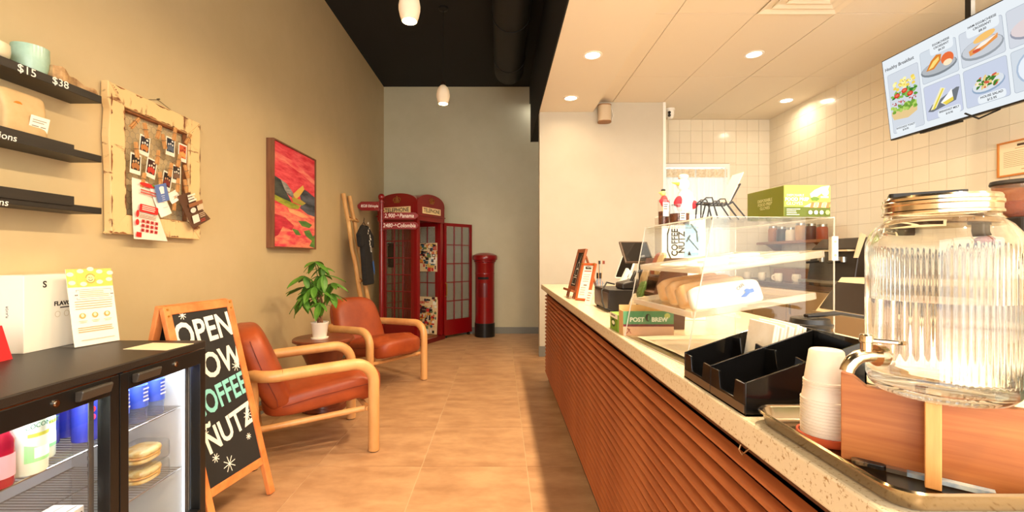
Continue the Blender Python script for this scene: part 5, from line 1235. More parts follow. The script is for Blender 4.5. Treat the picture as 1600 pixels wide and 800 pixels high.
def figure(name, label, loc, cols, s):
    t = thing(name, label, 'figurine', loc)
    MB().sup(.016 * s, .013 * s, .026 * s, .9, 16, 12).build('body', ink(cols[0]), t, smooth=True, loc=(0, 0, .045 * s))
    MB().sup(.012 * s, .011 * s, .012 * s, 1, 16, 12).build('head', ink(cols[1]), t, smooth=True, loc=(-.004 * s, 0, .080 * s))
    MB().lathe([(.004 * s, 0), (0, .016 * s)], 8).build('beak', ink((236, 190, 70)), t, loc=(-.014 * s, -.006 * s, .080 * s), rot=(0, R(-80), 0))
    MB().sup(.009 * s, .005 * s, .011 * s, .8, 12, 8).build('wing', ink(cols[2]), t, smooth=True, loc=(-.014 * s, -.006 * s, .046 * s), rot=(0, R(30), 0)); MB().sup(.008 * s, .005 * s, .008 * s, .8, 12, 8).build('wing', ink(cols[2]), t, smooth=True, loc=(.014 * s, -.006 * s, .040 * s), rot=(0, R(-40), 0))
    MB().sup(.010 * s, .008 * s, .006 * s, .9, 12, 8).build('tuft', ink(cols[3]), t, smooth=True, loc=(-.003 * s, 0, .094 * s))
    for x in (-.006, .006): MB().tube([(x * s, 0, .022 * s), (x * s, 0, 0)], .0022 * s, 6).build('leg', ink(cols[4]), t)
figure('bird_figure', 'white toy bird with red wings standing behind the bean jar', (.590, 1.455, TZ + .002), ((246, 244, 240), (248, 248, 246), (206, 34, 48), (226, 206, 190), (120, 186, 176)), 1.65)
figure('bird_figure', 'small red and yellow toy bird with black cap beside the white one', (.530, 1.475, TZ + .0505), ((226, 60, 60), (246, 214, 120), (214, 40, 50), (24, 22, 24), (240, 190, 90)), .72)
# tall white bag with rotated logo behind the case
wb_ = thing('paper_bag', 'tall white paper bag with black COFFEE NUTZ logo behind the pastry case', 'paper bag', (.765, 1.90, CZ), R(-4))
MB().box(-.09, .09, 0, .11, 0, .44).build('bag', mat('white_bag', (250, 248, 242), .55), wb_, bevel=.004)
p = Print(frame((0, 0, 0), (1, 0, 0), (0, 0, 1)), step=.0004); p.line((40, 40, 36), [(-.055, .40), (-.066, .36), (-.066, .29), (-.052, .255)], .006)
p.poly((150, 190, 226), [(.005, .40), (.05, .395), (.066, .35), (.060, .27), (.0, .262), (.004, .32)]); p.line((70, 86, 80), [(.03, .40), (.052, .37), (.056, .33)], .006); p.line((60, 70, 70), [(.016, .345), (.058, .295)], .004); p.line((60, 70, 70), [(.012, .33), (.024, .352)], .006); p.poly((40, 40, 40), [(.016, .272), (.022, .290), (.030, .272)]); p.build('print', wb_)
for s, x in (('COFFEE', -.036), ('NUTZ', -.008)): text(s, .036, ink((50, 48, 40)), frame((x, -.0014, .325), (0, 0, 1), (-1, 0, 0)), wb_, bold=.001, sx=.92)
# ------------------------------------------------------------------ black organiser, napkins, lids
og = thing('condiment_organiser', 'black stepped acrylic organiser with open compartments on the counter', 'organiser', (.404, .750, CZ))
om = mat('gloss_black_acrylic', (16, 15, 15), .10, spec=.55)
OW, OD = .25, .20
slp = lambda x: .055 + (.125 - .055) * x / OD
side = [(0, .0), (OD, 0), (OD, slp(OD)), (0, .055)]
for y in (0, OW / 2 - .002, OW - .004): MB().prism(side, (0, y, 0), (1, 0, 0), (0, 0, 1), (0, 1, 0), .004).build('divider', om, og, bevel=.0006)
MB().box(0, OD, 0, OW, 0, .004).build('base', om, og)
MB().box(OD - .004, OD, 0, OW, 0, slp(OD)).build('back', om, og, bevel=.0006)
for k in range(2):
    y0 = .004 + k * (OW / 2 - .002); y1 = y0 + OW / 2 - .006
    n0, n1 = y0 + .036, y1 - .036
    MB().prism([(y0, 0), (y1, 0), (y1, .053), (n1 + .006, .053), (n1, .022), (n0, .022), (n0 - .006, .053), (y0, .053)], (0, 0, .0), (0, 1, 0), (0, 0, 1), (1, 0, 0), .004).build('front_lip', om, og, bevel=.0006)
    zt = slp(OD * .52)
    MB().prism([(y0, 0), (y1, 0), (y1, zt - .004), (n1 + .006, zt), (n1 - .004, .045), (n0 + .004, .045), (n0 - .006, zt), (y0, zt - .004)], (OD * .52, 0, 0), (0, 1, 0), (0, 0, 1), (1, 0, 0), .004).build('step_divider', om, og, bevel=.0006)
    MB().box(-.0015, .0005, y0, y1, .004, .018).build('front_strip', mat('organiser_strip', (96, 76, 56), .3), og)
nm = mat('napkin', (248, 240, 226), .7, col2=(238, 226, 206), scale=20, bump=.2)
for i in range(9):
    q = MB(); q.m = frame((.514 + .0072 * i, .885 + .002 * (i % 2), CZ + .0055), (0, 1, 0), (.16, 0, 1)); q.box(0, .092, 0, .128 - .003 * (i % 3), 0, .0056)
    tag(q.build('napkin', nm, bevel=.0015), 'folded paper napkin in the black organiser, %s from the front' % ORD[i], 'napkin', 'napkins in the organiser')
lidm = mat('lid_black', (28, 24, 22), .35)
for i in range(7):
    tag(MB().lathe([(.034, 0), (.044, .002), (.045, .008), (.040, .010), (.038, .020), (.034, .0215), (.0, .0205)], 32).build('cup_lid', lidm, smooth=40, loc=(.700 + .001 * (i % 2), 1.030, CZ + .0175 * i)), 'black plastic cup lid, %s from the bottom of its stack by the organiser' % ORD[i], 'lid', 'stacked black lids')
tl = thing('serving_tongs', 'black serving tongs lying across the stack of black lids', 'tongs', (.735, 1.02, CZ + .0175 * 7 + .005))
for sgn in (-1, 1): MB().tube([(-.05, sgn * .004, .004), (.02, sgn * .010, .010), (.085, sgn * .012, .0), (.10, sgn * .008, -.004)], .004, 8).build('arm', lidm, tl, smooth=True)
rs = random.Random(4)
def crumple(q):
    x, y, z = q; k = 1 + .16 * math.sin(60 * x + 40 * y) + .12 * math.sin(95 * z + 50 * x) + .08 * math.sin(130 * y)
    return (x * k, y * k, max(0, z * k + .035))
bg_ = MB().sup(.060, .045, .045, .8, 40, 24, crumple)
tag(bg_.build('plastic_bag', mat('crumpled_plastic', (250, 240, 222), .3, col2=(226, 208, 180), scale=30, coat=.4), smooth=20, loc=(.815, .97, CZ + .001)), 'crumpled white plastic bag behind the black organiser', 'bag')
bg2 = MB().sup(.05, .05, .06, .8, 40, 24, crumple)
tag(bg2.build('plastic_bag', mat('crumpled_plastic', (250, 240, 222), .3), smooth=20, loc=(.92, 1.06, CZ + .003)), 'second crumpled white bag to the right of the pastry case', 'bag')
# ================================================================== TRAY WITH THE WATER DISPENSER
pan_m = mat('steel_pan', (160, 142, 118), .17, 1.0, bump=.02)
tx0, tx1, ty0, ty1 = .402, .80, .455, .738
pan = MB(); cx, cy = (tx0 + tx1) / 2, (ty0 + ty1) / 2; wx, wy = tx1 - tx0, ty1 - ty0
rings = [(wx - .034, wy - .034, .022, .002), (wx - .024, wy - .024, .026, .006), (wx - .014, wy - .014, .030, .022), (wx - .010, wy - .010, .032, .0245), (wx - .004, wy - .004, .034, .0255), (wx, wy, .036, .0235), (wx - .002, wy - .002, .035, .0215), (wx - .010, wy - .010, .032, .0215), (wx - .020, wy - .020, .027, .004), (wx - .032, wy - .032, .022, .0)]
pts = [[(a, b, z) for a, b in rrect(w_, h_, r_, 7)] for (w_, h_, r_, z) in rings]; n = len(pts[0])
vs = [p for r_ in pts for p in r_]; fs = [(i * n + j, i * n + (j + 1) % n, (i + 1) * n + (j + 1) % n, (i + 1) * n + j) for i in range(len(rings) - 1) for j in range(n)]
fs += [tuple(range(n)), tuple((len(rings) - 1) * n + j for j in range(n))]
tag(pan.add(vs, fs).build('steel_tray', pan_m, smooth=50, loc=(cx, cy, CZ)), 'shallow stainless steel tray under the glass water dispenser', 'tray')
TF = CZ + .0022
# bamboo cross stand
ws = thing('dispenser_stand', 'crossed bamboo board stand carrying the glass water dispenser', 'stand', (.511, .539, TF))
bam2 = mat('bamboo_board', (182, 112, 58), .42, col2=(148, 78, 34), scale=7, stretch=(.6, .6, 14), detail=7, lo=.3, hi=.7)
bam3 = mat('bamboo_edge', (226, 164, 96), .42, col2=(206, 140, 76), scale=9, stretch=(8, 8, .6), detail=5)
dA = Vector((.747, -.665, 0)).normalized(); dB = Vector((.665, .747, 0)).normalized(); th = .014; SHt = .109
A0 = -.086; A1 = .140
q = MB().prism([(A0, 0), (A1, 0), (A1, SHt), (A1 - .012, SHt - .0), (A1 - .030, SHt - .012), (A0 + .026, SHt - .012), (A0 + .012, SHt), (A0, SHt + .003)], tuple(-dB * th / 2), dA, (0, 0, 1), dB, th); q.build('long_board', bam2, ws, bevel=.001)
for (a, b) in ((-.038, -th / 2 - .0005), (th / 2 + .0005, .120)):
    low = -.0 if a > 0 else 0
    poly = [(a, 0), (b, 0), (b, SHt - .012), (a, SHt - .012)] if a > 0 else [(a, 0), (a + .011, 0), (a + .011, .014), (b, .014), (b, SHt - .012), (a, SHt - .012)]
    q = MB().prism(poly, tuple(-dA * th / 2), dB, (0, 0, 1), dA, th); q.build('cross_board', bam3 if a < 0 else bam2, ws, bevel=.001)
# the jar
JZ = TF + SHt - .0105
jar = thing('water_dispenser', 'ribbed glass water dispenser with steel tap on the bamboo stand', 'drink dispenser', (.520, .539, JZ))
jg = glassm('jar_glass', (255, 255, 254), 1.46); RB = .0695
def ribs(a, z):
    d = abs((a - math.pi + math.pi) % (2 * math.pi) - math.pi)  # angle from the tap side (-x)
    if d < R(48) or not (.026 < z < .172): return 0
    k = min(1, (d - R(48)) / R(4))
    return k * .0006 * math.cos(a * 72)
outer = [(0, .004), (.040, .002), (.052, .0), (.060, .003), (.066, .010), (RB, .020)] + [(RB, .026 + .146 * i / 10) for i in range(11)] + [(RB - .0005, .180), (RB - .004, .190), (RB - .010, .199), (.0525, .205), (.0505, .208), (.0500, .228)]
inner = [(.0472, .228), (.0475, .209), (.052, .202), (RB - .014, .196), (RB - .008, .187), (RB - .005, .178)] + [(RB - .0045, .172 - .146 * i / 10) for i in range(11)] + [(RB - .006, .020), (.058, .014), (.045, .010), (0, .011)]
NJ = 576
nO = len(outer)
jm = MB(); jm.lathe(outer + inner, NJ)
for j in range(NJ):
    for i in range(nO):
        r_, z_ = (outer + inner)[i]; a_ = 2 * math.pi * j / NJ; rr_ = r_ + ribs(a_, z_); jm.v[j * len(outer + inner) + i] = (rr_ * math.cos(a_), rr_ * math.sin(a_), z_)
jm.build('glass_jar', jg, jar, smooth=60)
WL = .112
wat = [(0, .0107), (.045, .0097), (.0583, .0137), (RB - .0057, .0197)] + [(RB - .0042, .026 + (WL - .026) * i / 6) for i in range(7)] + [(0, WL)]
MB().lathe(wat, 64).build('water', glassm('water', (255, 255, 255), 1.33), jar, smooth=60)
lid_m = mat('lid_steel', (214, 194, 168), .16, 1.0)
MB().lathe([(.0515, .212), (.0530, .2125), (.0530, .2150), (.0518, .2165), (.0518, .222), (.0530, .2235), (.0530, .2265), (.0518, .228), (.0520, .231), (.0505, .2335), (0, .234)], 64).build('lid', lid_m, jar, smooth=30)
tp = MB()
MB().tube([(-RB + .004, 0, .046), (-RB - .006, 0, .046)], .0125, 24).build('tap_washer', lid_m, jar, smooth=40)
MB().tube([(-RB - .004, 0, .046), (-RB - .018, 0, .046), (-RB - .027, 0, .0445), (-RB - .034, 0, .039), (-RB - .039, 0, .032), (-RB - .0405, 0, .027)], [.0078, .0078, .0080, .0078, .0074, .0074], 20).build('tap_spout', lid_m, jar, smooth=50)
MB().lathe([(.0062, 0), (.0062, .010), (.0072, .011), (.0072, .018), (.0055, .020), (0, .020)], 18, (-RB - .017, 0, .0515)).build('tap_valve', lid_m, jar, smooth=40)
MB().prism([(0, -.0045), (.030, -.0055), (.036, 0), (.030, .0055), (0, .0045)], (-RB - .015, 0, .0620), (.80, -.60, .0), (.60, .80, 0), (0, 0, 1), .005).build('tap_lever', lid_m, jar, bevel=.0015)
pl_ = MB().prism(rrect(.068, .040, .004, 3), (0, 0, 0), (1, 0, 0), (0, 1, 0), (0, 0, 1), .0045)
tag(pl_.build('black_slab', mat('matt_black', (22, 19, 17), .5), loc=(.509, .545, JZ + .2343), rot=(0, 0, R(-38))), 'flat black plate lying on the steel lid of the water dispenser', 'plate')
# cups
ds = MB().lathe([(0, 0), (.033, 0), (.0365, .006), (.0365, .012), (.0335, .012), (.032, .005), (0, .005)], 32)
tag(ds.build('coaster_dish', mat('terracotta', (196, 84, 44), .5, col2=(176, 70, 36), scale=20), smooth=40, loc=(.4640, .648, TF)), 'terracotta orange dish under the stack of plastic cups', 'dish')
cupm = translucent('cup_plastic', (250, 238, 222), .35)
def cup(rim, top, h, z):
    return MB().lathe([(rim - .001, .0), (rim + .0012, .0004), (rim + .0012, .0022), (rim - .0004, .0028), (top, h - .002), (top - .002, h), (0, h)], 32)
bigm = cup(.0305, .0235, .046, 0).mesh('plastic_cup', cupm, 40); smallm = cup(.0272, .0210, .046, 0).mesh('plastic_cup', cupm, 40)
z = TF + .0055
for i in range(13):
    o = bpy.data.objects.new('plastic_cup', bigm); COL.objects.link(o); o.location = (.4640, .648, z + .0044 * i); tag(o, 'upside-down translucent plastic cup in the wider lower stack, %s from the bottom' % ORD[i], 'cup', 'lower plastic cups')
z += .0044 * 13 + .0
for i in range(6):
    o = bpy.data.objects.new('plastic_cup', smallm); COL.objects.link(o); o.location = (.4640, .648, z + .0042 * i); tag(o, 'upside-down translucent plastic cup in the narrower upper stack, %s from its bottom' % ORD[i], 'cup', 'upper plastic cups')
# pen-like stick on the tray
pn = thing('box_cutter', 'flat black and blue printed stick lying at the foot of the bamboo stand', 'stick', (.511, .539, TF), math.atan2(dA.y, dA.x))
MB().prism(rrect(.034, .011, .005, 4), (-.058, -.0135, .0004), (1, 0, 0), (0, 1, 0), (0, 0, 1), .006).build('black_end', mat('pen_black', (24, 20, 18), .35, col2=(120, 92, 60), scale=60, lo=.55, hi=.62), pn, bevel=.001)
MB().box(-.041, -.022, -.0185, -.0085, .0006, .0055).build('silver_band', steel, pn); MB().box(-.022, .050, -.0185, -.0085, .0006, .0055).build('blue_end', mat('pen_blue', (110, 140, 176), .4, col2=(196, 206, 200), scale=50), pn)
# tall pale cup at the right edge
tc_ = thing('tumbler', 'pale mint plastic tumbler at the right edge of the picture beside the dispenser', 'cup', (.640, .500, TF))
MB().lathe([(0, 0), (.027, 0), (.029, .004), (.0445, .186), (.0455, .187), (.0455, .190), (.043, .190), (.0275, .006), (0, .005)], 32).build('body', translucent('mint_plastic', (216, 236, 218), .4), tc_, smooth=40)
# ================================================================== BEHIND THE COUNTER
bc = thing('back_counter', 'dark-topped back counter along the tiled right wall', 'counter', (3.02, 2.2, 0))
MB().box(.03, .62, 0, 3.96, .08, .88).build('cabinet', mat('back_cabinet', (150, 124, 92), .5), bc); MB().box(.06, .60, 0, 3.96, 0, .08).build('toe_kick', mat('toe_kick', (74, 66, 58), .6), bc)
MB().box(0, .622, 0, 3.96, .88, .92).build('top', mat('dark_top', (86, 58, 40), .25, col2=(66, 42, 28), scale=6), bc, bevel=.003)
for i in range(6):
    d_ = MB().box(.018, .03, .01 + .66 * i, .65 + .66 * i, .10, .86).build('door', mat('back_cabinet_door', (166, 138, 102), .45), bc, bevel=.002); MB().box(.006, .018, .58 + .66 * i, .60 + .66 * i, .60, .74).build('handle', steel, d_)
BZ = .92
# espresso machine: dark body with pale slanted panels
em = thing('espresso_machine', 'dark espresso machine with pale slanted panels on the back counter', 'coffee machine', (3.14, 4.05, BZ))
MB().prism([(0, .04), (.42, .04), (.42, .42), (.16, .46), (.05, .36)], (0, 0, 0), (1, 0, 0), (0, 0, 1), (0, 1, 0), .62).build('body', mat('machine_dark', (52, 42, 34), .3, .3), em, bevel=.012)
MB().box(-.10, .40, .02, .60, .03, .055).build('drip_tray', steel, em)
for i in range(4): MB().box(-.02, .06, .04 + .15 * i, .14 + .15 * i, .33, .345).build('cup_rest', mat('pale_panel', (236, 214, 176), .4), em, rot=(0, R(-0), 0))
for y in (.16, .44):
    MB().tube([(.03, y, .28), (.03, y, .23)], .034, 18).build('group_head', steel, em, smooth=40); MB().tube([(.03, y, .235), (-.12, y, .225)], .012, 10).build('portafilter_handle', lidm, em, smooth=True)
for x, y in ((.03, .03), (.38, .03), (.03, .59), (.38, .59)): MB().cyl((x, y, 0), .02, .04, 12).build('foot', glide, em)
MB().prism([(0, 0), (.03, 0), (.10, .20), (.06, .22)], (.0, -.02, .27), (1, 0, 0), (0, 0, 1), (0, 1, 0), .02).build('side_fin', mat('pale_panel', (236, 214, 176), .4), em)
# slanted dark sneeze panel / oven front
ov = thing('countertop_oven', 'countertop oven with dark slanted glass and pale frame behind the lids', 'oven', (2.42, 2.95, 0), R(0))
palef = mat('pale_panel', (236, 214, 176), .4)
MB().box(0, .55, 0, .60, .0, .78).build('stand', mat('back_cabinet', (150, 124, 92), .5), ov)
MB().prism([(0, 0), (.50, 0), (.50, .26), (.20, .26)], (.02, .02, .78), (1, 0, 0), (0, 0, 1), (0, 1, 0), .56).build('body', palef, ov, bevel=.006)
q = MB(); q.m = frame((.02, .58, .78), (0, -1, 0), (.18, 0, .26)); q.box(.03, .53, .03, .27, .001, .006); q.build('glass_front', mat('oven_glass', (46, 34, 26), .12), ov)
q = MB(); q.m = frame((.02, .02, .78), (1, 0, 0), (0, 0, 1)); q.prism([(.09, .03), (.46, .03), (.46, .23), (.215, .23)], (0, 0, -.002), (1, 0, 0), (0, 1, 0), (0, 0, 1), .006); q.build('side_glass', mat('oven_glass', (46, 34, 26), .12), ov)
# grinder with hopper
gr = thing('coffee_grinder', 'coffee grinder with black-lidded bean hopper behind the water dispenser', 'grinder', (3.22, 2.82, BZ))
MB().prism(rrect(.20, .24, .03, 4), (0, 0, 0), (1, 0, 0), (0, 1, 0), (0, 0, 1), .10).build('base', dk, gr, bevel=.006); MB().prism(rrect(.16, .18, .03, 4), (0, 0, .10), (1, 0, 0), (0, 1, 0), (0, 0, 1), .42).build('body', dk, gr, bevel=.006)
MB().lathe([(.05, .52), (.11, .58), (.125, .72), (.122, .72), (.107, .583), (.045, .523)], 32).build('hopper', clear_pane('hopper_amber', (240, 206, 160), .05, 1.2, .15), gr, smooth=40)
MB().lathe([(0, .525), (.05, .527), (.105, .585), (.108, .62), (0, .625)], 28).build('beans', mat('amber_beans', (196, 110, 50), .5, col2=(150, 76, 30), scale=70), gr, smooth=40)
MB().lathe([(0, .722), (.13, .722), (.135, .730), (.130, .750), (0, .755)], 32).build('lid', dk, gr, smooth=40)
# framed notice
nf = thing('framed_notice', 'wood-framed notice on the tiled wall below the menu screen', 'notice', (XR - .006, 3.15, 1.785))
MN = frame((-.008, .165, 0), (0, -1, 0), (0, 0, 1)); nw, nh = .33, .225
q = MB(); q.m = MN; q.box(0, nw, 0, nh, -.006, 0); q.build('sheet', mat('notice_paper', (248, 232, 196), .6), nf)
for a in ((-.012, 0, -.012, nh + .012), (nw, nw + .012, -.012, nh + .012), (0, nw, nh, nh + .012), (0, nw, -.012, 0)):
    q = MB(); q.m = MN; q.box(*a, -.008, .008); q.build('frame_side', mat('notice_wood', (206, 130, 60), .5), nf)
p = Print(MN); p.rect((84, 60, 44), nw * .34, nw * .66, nh * .86, nh * .93); p.lines((206, 140, 80), nw * .30, nw * .70, nh * .81, 1, .01, .004); p.lines((196, 170, 130), nw * .08, nw * .92, nh * .72, 9, nh * .058, nh * .016, .1); p.lines((196, 160, 110), nw * .42, nw * .58, nh * .14, 1, .01, .006); p.build('print', nf)
# ------------------------------------------------------------------ menu screen
tv = thing('menu_screen', 'large hanging menu screen titled Healthy Breakfast on the right wall', 'screen', (3.20, 3.735, 2.150))
TWd, THt = 1.20, .655
MS = frame((0, 0, 0), (.0, -1, 0), (-.115, 0, 1))     # u towards the camera, v up leaning out
q = MB(); q.m = MS; q.box(0, TWd, 0, THt, -.045, -.001); q.build('housing', mat('screen_housing', (20, 18, 18), .4), tv, bevel=.004)
q = MB(); q.m = MS; q.box(.25, .55, -.012, 0, -.04, -.01); q.build('sensor_bar', mat('screen_housing', (20, 18, 18), .4), tv)
K = 1.0
q = MB(); q.m = MS; q.box(.008, TWd - .008, .012, THt - .008, -.001, .0); q.build('display', emitter('display_white', (226, 232, 236), K), tv)
MB().box(.02, .05, -.62, -.58, .55, ZT - 2.155).build('ceiling_pole', mat('matt_black', (22, 19, 17), .5), tv)
MB().tube([(-.02, -.62, .03), (-.01, -.70, -.03), (.02, -.80, .0), (.02, -.84, .05)], .006, 8).build('cable', mat('cord_black', (14, 13, 12), .6), tv, smooth=True)
def card_panel(x, y, w, h, art):
    p = Print(MS @ Matrix.Translation((x, y, .0003)), 'screen', K, step=.00018)
    p.poly((150, 158, 170), rrect(w, h, .014, 4, w / 2, h / 2)); p.poly((196, 204, 214), rrect(w - .004, h - .004, .012, 4, w / 2, h / 2)); art(p, w, h); p.build('menu_picture', tv)
def cap(p, w, h, x0, x1, y0, y1): p.poly((232, 236, 240), rrect(x1 - x0, y1 - y0, min(.015, (y1 - y0) / 2.2), 4, (x0 + x1) / 2, (y0 + y1) / 2))
def mtext(s, size, x, y): text(s, size, emitter('menu_ink', (60, 58, 62), .9), MS @ Matrix.Translation((x, y, .0052)), tv, depth=.0001, bold=.0004)
rs = random.Random(12)
def toast(p, w, h):
    p.poly((206, 212, 220), rrect(w - .006, h - .006, .012, 4, w / 2, h / 2))
    for i in range(26): p.ell(rs.choice(((244, 226, 120), (236, 206, 90), (250, 240, 170))), w * rs.uniform(.2, .85), h * rs.uniform(.70, .84), .016, .012, 8, wob=.4, seed=i)
    for i in range(10): p.ell((130, 80, 50), w * rs.uniform(.3, .75), h * rs.uniform(.72, .84), .004, .003, 6)
    for i in range(30): p.ell(rs.choice(((92, 150, 60), (60, 116, 44), (130, 180, 84))), w * rs.uniform(.12, .92), h * rs.uniform(.53, .66), .020, .010, 7, rot=rs.uniform(-1, 1), wob=.5, seed=i)
    for a, b in ((.3, .60), (.55, .64), (.72, .56)): p.ell((206, 54, 40), w * a, h * b, .026, .018, 14); p.ell((232, 110, 80), w * a, h * b + .002, .017, .010, 12)
    for i in range(26): p.ell(rs.choice(((150, 40, 44), (196, 90, 80))), w * rs.uniform(.12, .9), h * rs.uniform(.44, .50), .006, .005, 6)
    p.poly((226, 196, 140), [(w * .08, h * .30), (w * .14, h * .22), (w * .6, h * .19), (w * .90, h * .26), (w * .92, h * .36), (w * .1, h * .36)])
    for i in range(40): p.ell(rs.choice(((150, 190, 80), (116, 160, 60), (176, 206, 100))), w * rs.uniform(.12, .9), h * rs.uniform(.33, .43), .018, .012, 8, wob=.4, seed=i)
    for i in range(16): p.ell((80, 60, 40), w * rs.uniform(.15, .88), h * rs.uniform(.34, .43), .003, .003, 5)
def croissant(p, w, h):
    p.poly((206, 214, 222), rrect(w - .006, h - .006, .012, 4, w / 2, h / 2)); p.ell((126, 132, 138), w * .48, h * .34, w * .50, h * .22); p.ell((176, 180, 184), w * .48, h * .37, w * .47, h * .18)
    p.poly((214, 130, 50), [(w * .14, h * .36), (w * .30, h * .62), (w * .46, h * .74), (w * .60, h * .70), (w * .56, h * .52), (w * .36, h * .34)]); p.poly((246, 214, 120), [(w * .20, h * .38), (w * .36, h * .58), (w * .52, h * .66), (w * .52, h * .56), (w * .34, h * .40)])
    p.ell((226, 110, 60), w * .74, h * .50, w * .17, h * .18, 14); p.ell((246, 226, 190), w * .74, h * .38, w * .12, h * .09, 12)
def melt(p, w, h):
    p.poly((196, 202, 222), rrect(w - .006, h - .006, .012, 4, w / 2, h / 2)); p.poly((112, 116, 122), [(w * .06, h * .26), (w * .20, h * .22), (w * .84, h * .34), (w * .96, h * .66), (w * .88, h * .68), (w * .2, h * .42)])
    p.poly((240, 232, 190), [(w * .14, h * .28), (w * .48, h * .82), (w * .60, h * .76), (w * .30, h * .30)]); p.poly((226, 206, 60), [(w * .20, h * .28), (w * .52, h * .78), (w * .56, h * .76), (w * .26, h * .28)])
    p.poly((250, 248, 240), [(w * .44, h * .40), (w * .76, h * .68), (w * .78, h * .36), (w * .56, h * .30)]); p.poly((230, 206, 80), [(w * .48, h * .38), (w * .78, h * .46), (w * .78, h * .36), (w * .58, h * .30)])
def ham(p, w, h):
    p.poly((206, 212, 220), rrect(w - .006, h - .006, .012, 4, w / 2, h / 2)); p.ell((150, 156, 162), w * .5, h * .36, w * .49, h * .28); p.ell((196, 200, 206), w * .5, h * .39, w * .46, h * .24)
    p.poly((226, 150, 80), [(w * .22, h * .26), (w * .20, h * .40), (w * .50, h * .50), (w * .88, h * .58), (w * .86, h * .46), (w * .5, h * .30)]); p.poly((246, 236, 224), [(w * .26, h * .34), (w * .6, h * .42), (w * .86, h * .56), (w * .5, h * .50)]); p.ell((240, 190, 110), w * .58, h * .64, w * .26, h * .10, 14, rot=.18); p.ell((206, 90, 60), w * .38, h * .34, w * .10, h * .05, 10)
def salad(p, w, h):
    p.poly((196, 204, 222), rrect(w - .006, h - .006, .012, 4, w / 2, h / 2)); p.ell((146, 166, 190), w * .55, h * .46, w * .38, h * .20, rot=.12); p.ell((214, 220, 226), w * .55, h * .49, w * .36, h * .18, rot=.12)
    for i in range(50): p.ell(rs.choice(((110, 160, 66), (70, 120, 50), (226, 200, 130), (206, 96, 70), (240, 226, 200))), w * rs.uniform(.30, .78), h * rs.uniform(.40, .66), .016, .008, 7, rot=rs.uniform(-1, 1), wob=.5, seed=i)
def cake(p, w, h):
    p.poly((206, 210, 218), rrect(w - .006, h - .006, .012, 4, w / 2, h / 2)); p.ell((150, 152, 166), w * .5, h * .36, w * .46, h * .26); p.ell((220, 206, 206), w * .5, h * .40, w * .44, h * .24); p.poly((240, 226, 160), [(w * .34, h * .42), (w * .64, h * .46), (w * .64, h * .62), (w * .34, h * .58)])
def bowl(p, w, h):
    p.poly((206, 214, 222), rrect(w - .006, h - .006, .012, 4, w / 2, h / 2)); p.ell((170, 186, 206), w * .5, h * .5, w * .42, h * .42); p.ell((226, 232, 240), w * .5, h * .5, w * .38, h * .37); p.ell((214, 60, 90), w * .55, h * .5, w * .22, h * .2, 12, wob=.3)
c0, pit, pw_ = .040, .290, .270
card_panel(c0, .045, pw_, .475, toast)
card_panel(c0 + pit, .335, pw_, .235, croissant); card_panel(c0 + pit, .060, pw_, .255, melt)
card_panel(c0 + 2 * pit, .335, pw_, .235, ham); card_panel(c0 + 2 * pit, .060, pw_, .255, salad)
card_panel(c0 + 3 * pit, .335, pw_, .235, cake); card_panel(c0 + 3 * pit, .060, pw_, .255, bowl)
for (x, y, w, h) in ((c0 + .115, .065, .17, .05), (c0 + pit + .17, .555, .17, .085), (c0 + pit + .175, .085, .165, .055), (c0 + 2 * pit + .155, .555, .20, .085), (c0 + 2 * pit + .165, .090, .17, .055)):
    caps = Print(MS @ Matrix.Translation((0, 0, .0048)), 'screen', K); caps.poly((228, 234, 238), rrect(w, h, .02, 4, x, y)); caps.build('caption_plate', tv)
mtext('Healthy Breakfast', .036, .160, .565)
mtext('AVOCADO TOAST', .019, c0 + .115, .078); mtext('$10.95', .019, c0 + .115, .056)
mtext('EGG&CHEESE', .021, c0 + pit + .17, .582); mtext('CROISSANT', .021, c0 + pit + .17, .557); mtext('$6.50', .021, c0 + pit + .17, .532)
mtext('BREAKFAST MELT', .0185, c0 + pit + .175, .097); mtext('$10.95', .0185, c0 + pit + .175, .073)
mtext('HAM EGG&CHEESE', .021, c0 + 2 * pit + .155, .582); mtext('CROISSANT', .021, c0 + 2 * pit + .155, .557); mtext('$8.50', .021, c0 + 2 * pit + .155, .532)
mtext('HOUSE SALAD', .021, c0 + 2 * pit + .165, .102); mtext('$12.95', .021, c0 + 2 * pit + .165, .077)
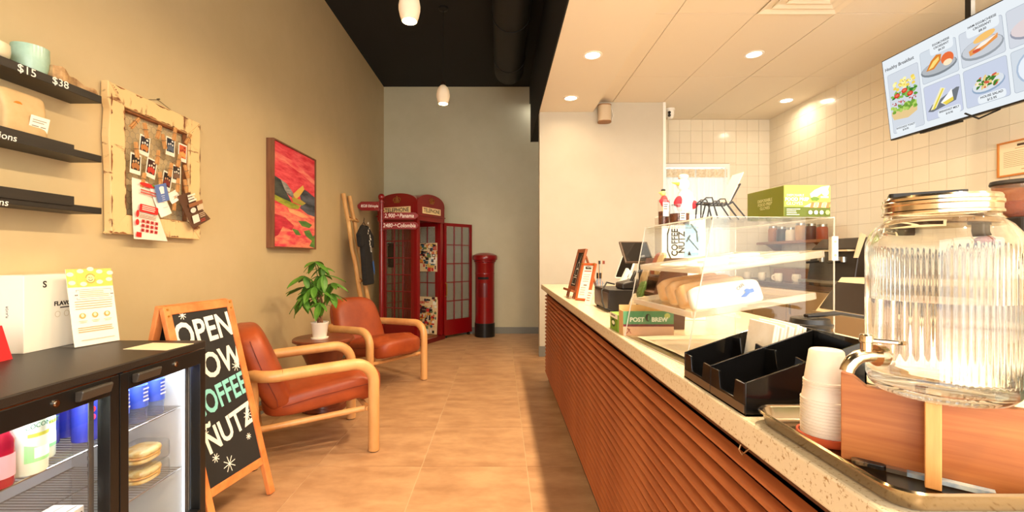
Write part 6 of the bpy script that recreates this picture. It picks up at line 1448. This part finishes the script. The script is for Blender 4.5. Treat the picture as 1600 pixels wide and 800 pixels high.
# ------------------------------------------------------------------ things on the back counter seen through the case
ws_ = thing('wall_shelf', 'brown kitchen shelf on the tiled wall seen through the pastry case', 'shelf', (XR - .006, 5.3, 1.36))
MB().box(-.24, 0, -.40, .75, 0, .03).build('board', mat('shelf_brown', (150, 98, 56), .5), ws_)
for y in (-.3, .6): MB().prism([(-.2, 0), (0, 0), (0, -.14)], (0, y, 0), (1, 0, 0), (0, 0, 1), (0, 1, 0), .02).build('bracket', mat('shelf_brown', (150, 98, 56), .5), ws_)
cols = [(150, 70, 44), (90, 56, 40), (196, 150, 90), (236, 226, 206), (60, 50, 44), (170, 110, 60)]
nms = ['reddish', 'dark brown', 'tan', 'white', 'black', 'light brown']
for i in range(6):
    t = thing('storage_jar', '%s storage jar on the brown kitchen shelf' % nms[i], 'jar', (XR - .13, 4.98 + .18 * i, 1.39), 0, 'jars on the kitchen shelf')
    MB().lathe([(0, 0), (.05, 0), (.055, .01), (.055, .12 + .02 * (i % 3)), (.045, .14 + .02 * (i % 3)), (0, .14 + .02 * (i % 3))], 20).build('body', mat('jar_%d' % i, cols[i], .4), t, smooth=40)
    MB().lathe([(.047, .138 + .02 * (i % 3)), (.047, .165 + .02 * (i % 3)), (0, .167 + .02 * (i % 3))], 20).build('lid', steel, t, smooth=40)
for i in range(6):
    t = thing('stacked_mug', 'white mug on the back counter, %s from the window' % ('first', 'second', 'third', 'fourth', 'fifth', 'sixth')[i], 'mug', (3.12 + .10 * (i % 2), 5.75 - .16 * i, BZ), R(40 * i), 'mugs on the back counter')
    MB().lathe(cup_prof(.042, .09), 24).build('body', mat('mug_white', (240, 228, 206), .3), t, smooth=True)
    MB().tube([(.040, 0, .07), (.062, 0, .068), (.066, 0, .045), (.055, 0, .025), (.036, 0, .022)], .006, 8).build('handle', mat('mug_white', (240, 228, 206), .3), t, smooth=True)
t = thing('syrup_crate', 'brown wooden crate on the back counter beyond the espresso machine', 'crate', (3.30, 5.1, BZ))
for a in ((0, .28, 0, .012, 0, .14), (0, .28, .388, .40, 0, .14), (0, .012, .012, .388, 0, .14), (.268, .28, .012, .388, 0, .14), (.012, .268, .012, .388, 0, .012)): MB().box(*a).build('board', mat('shelf_brown', (150, 98, 56), .5), t)
finish_texts()
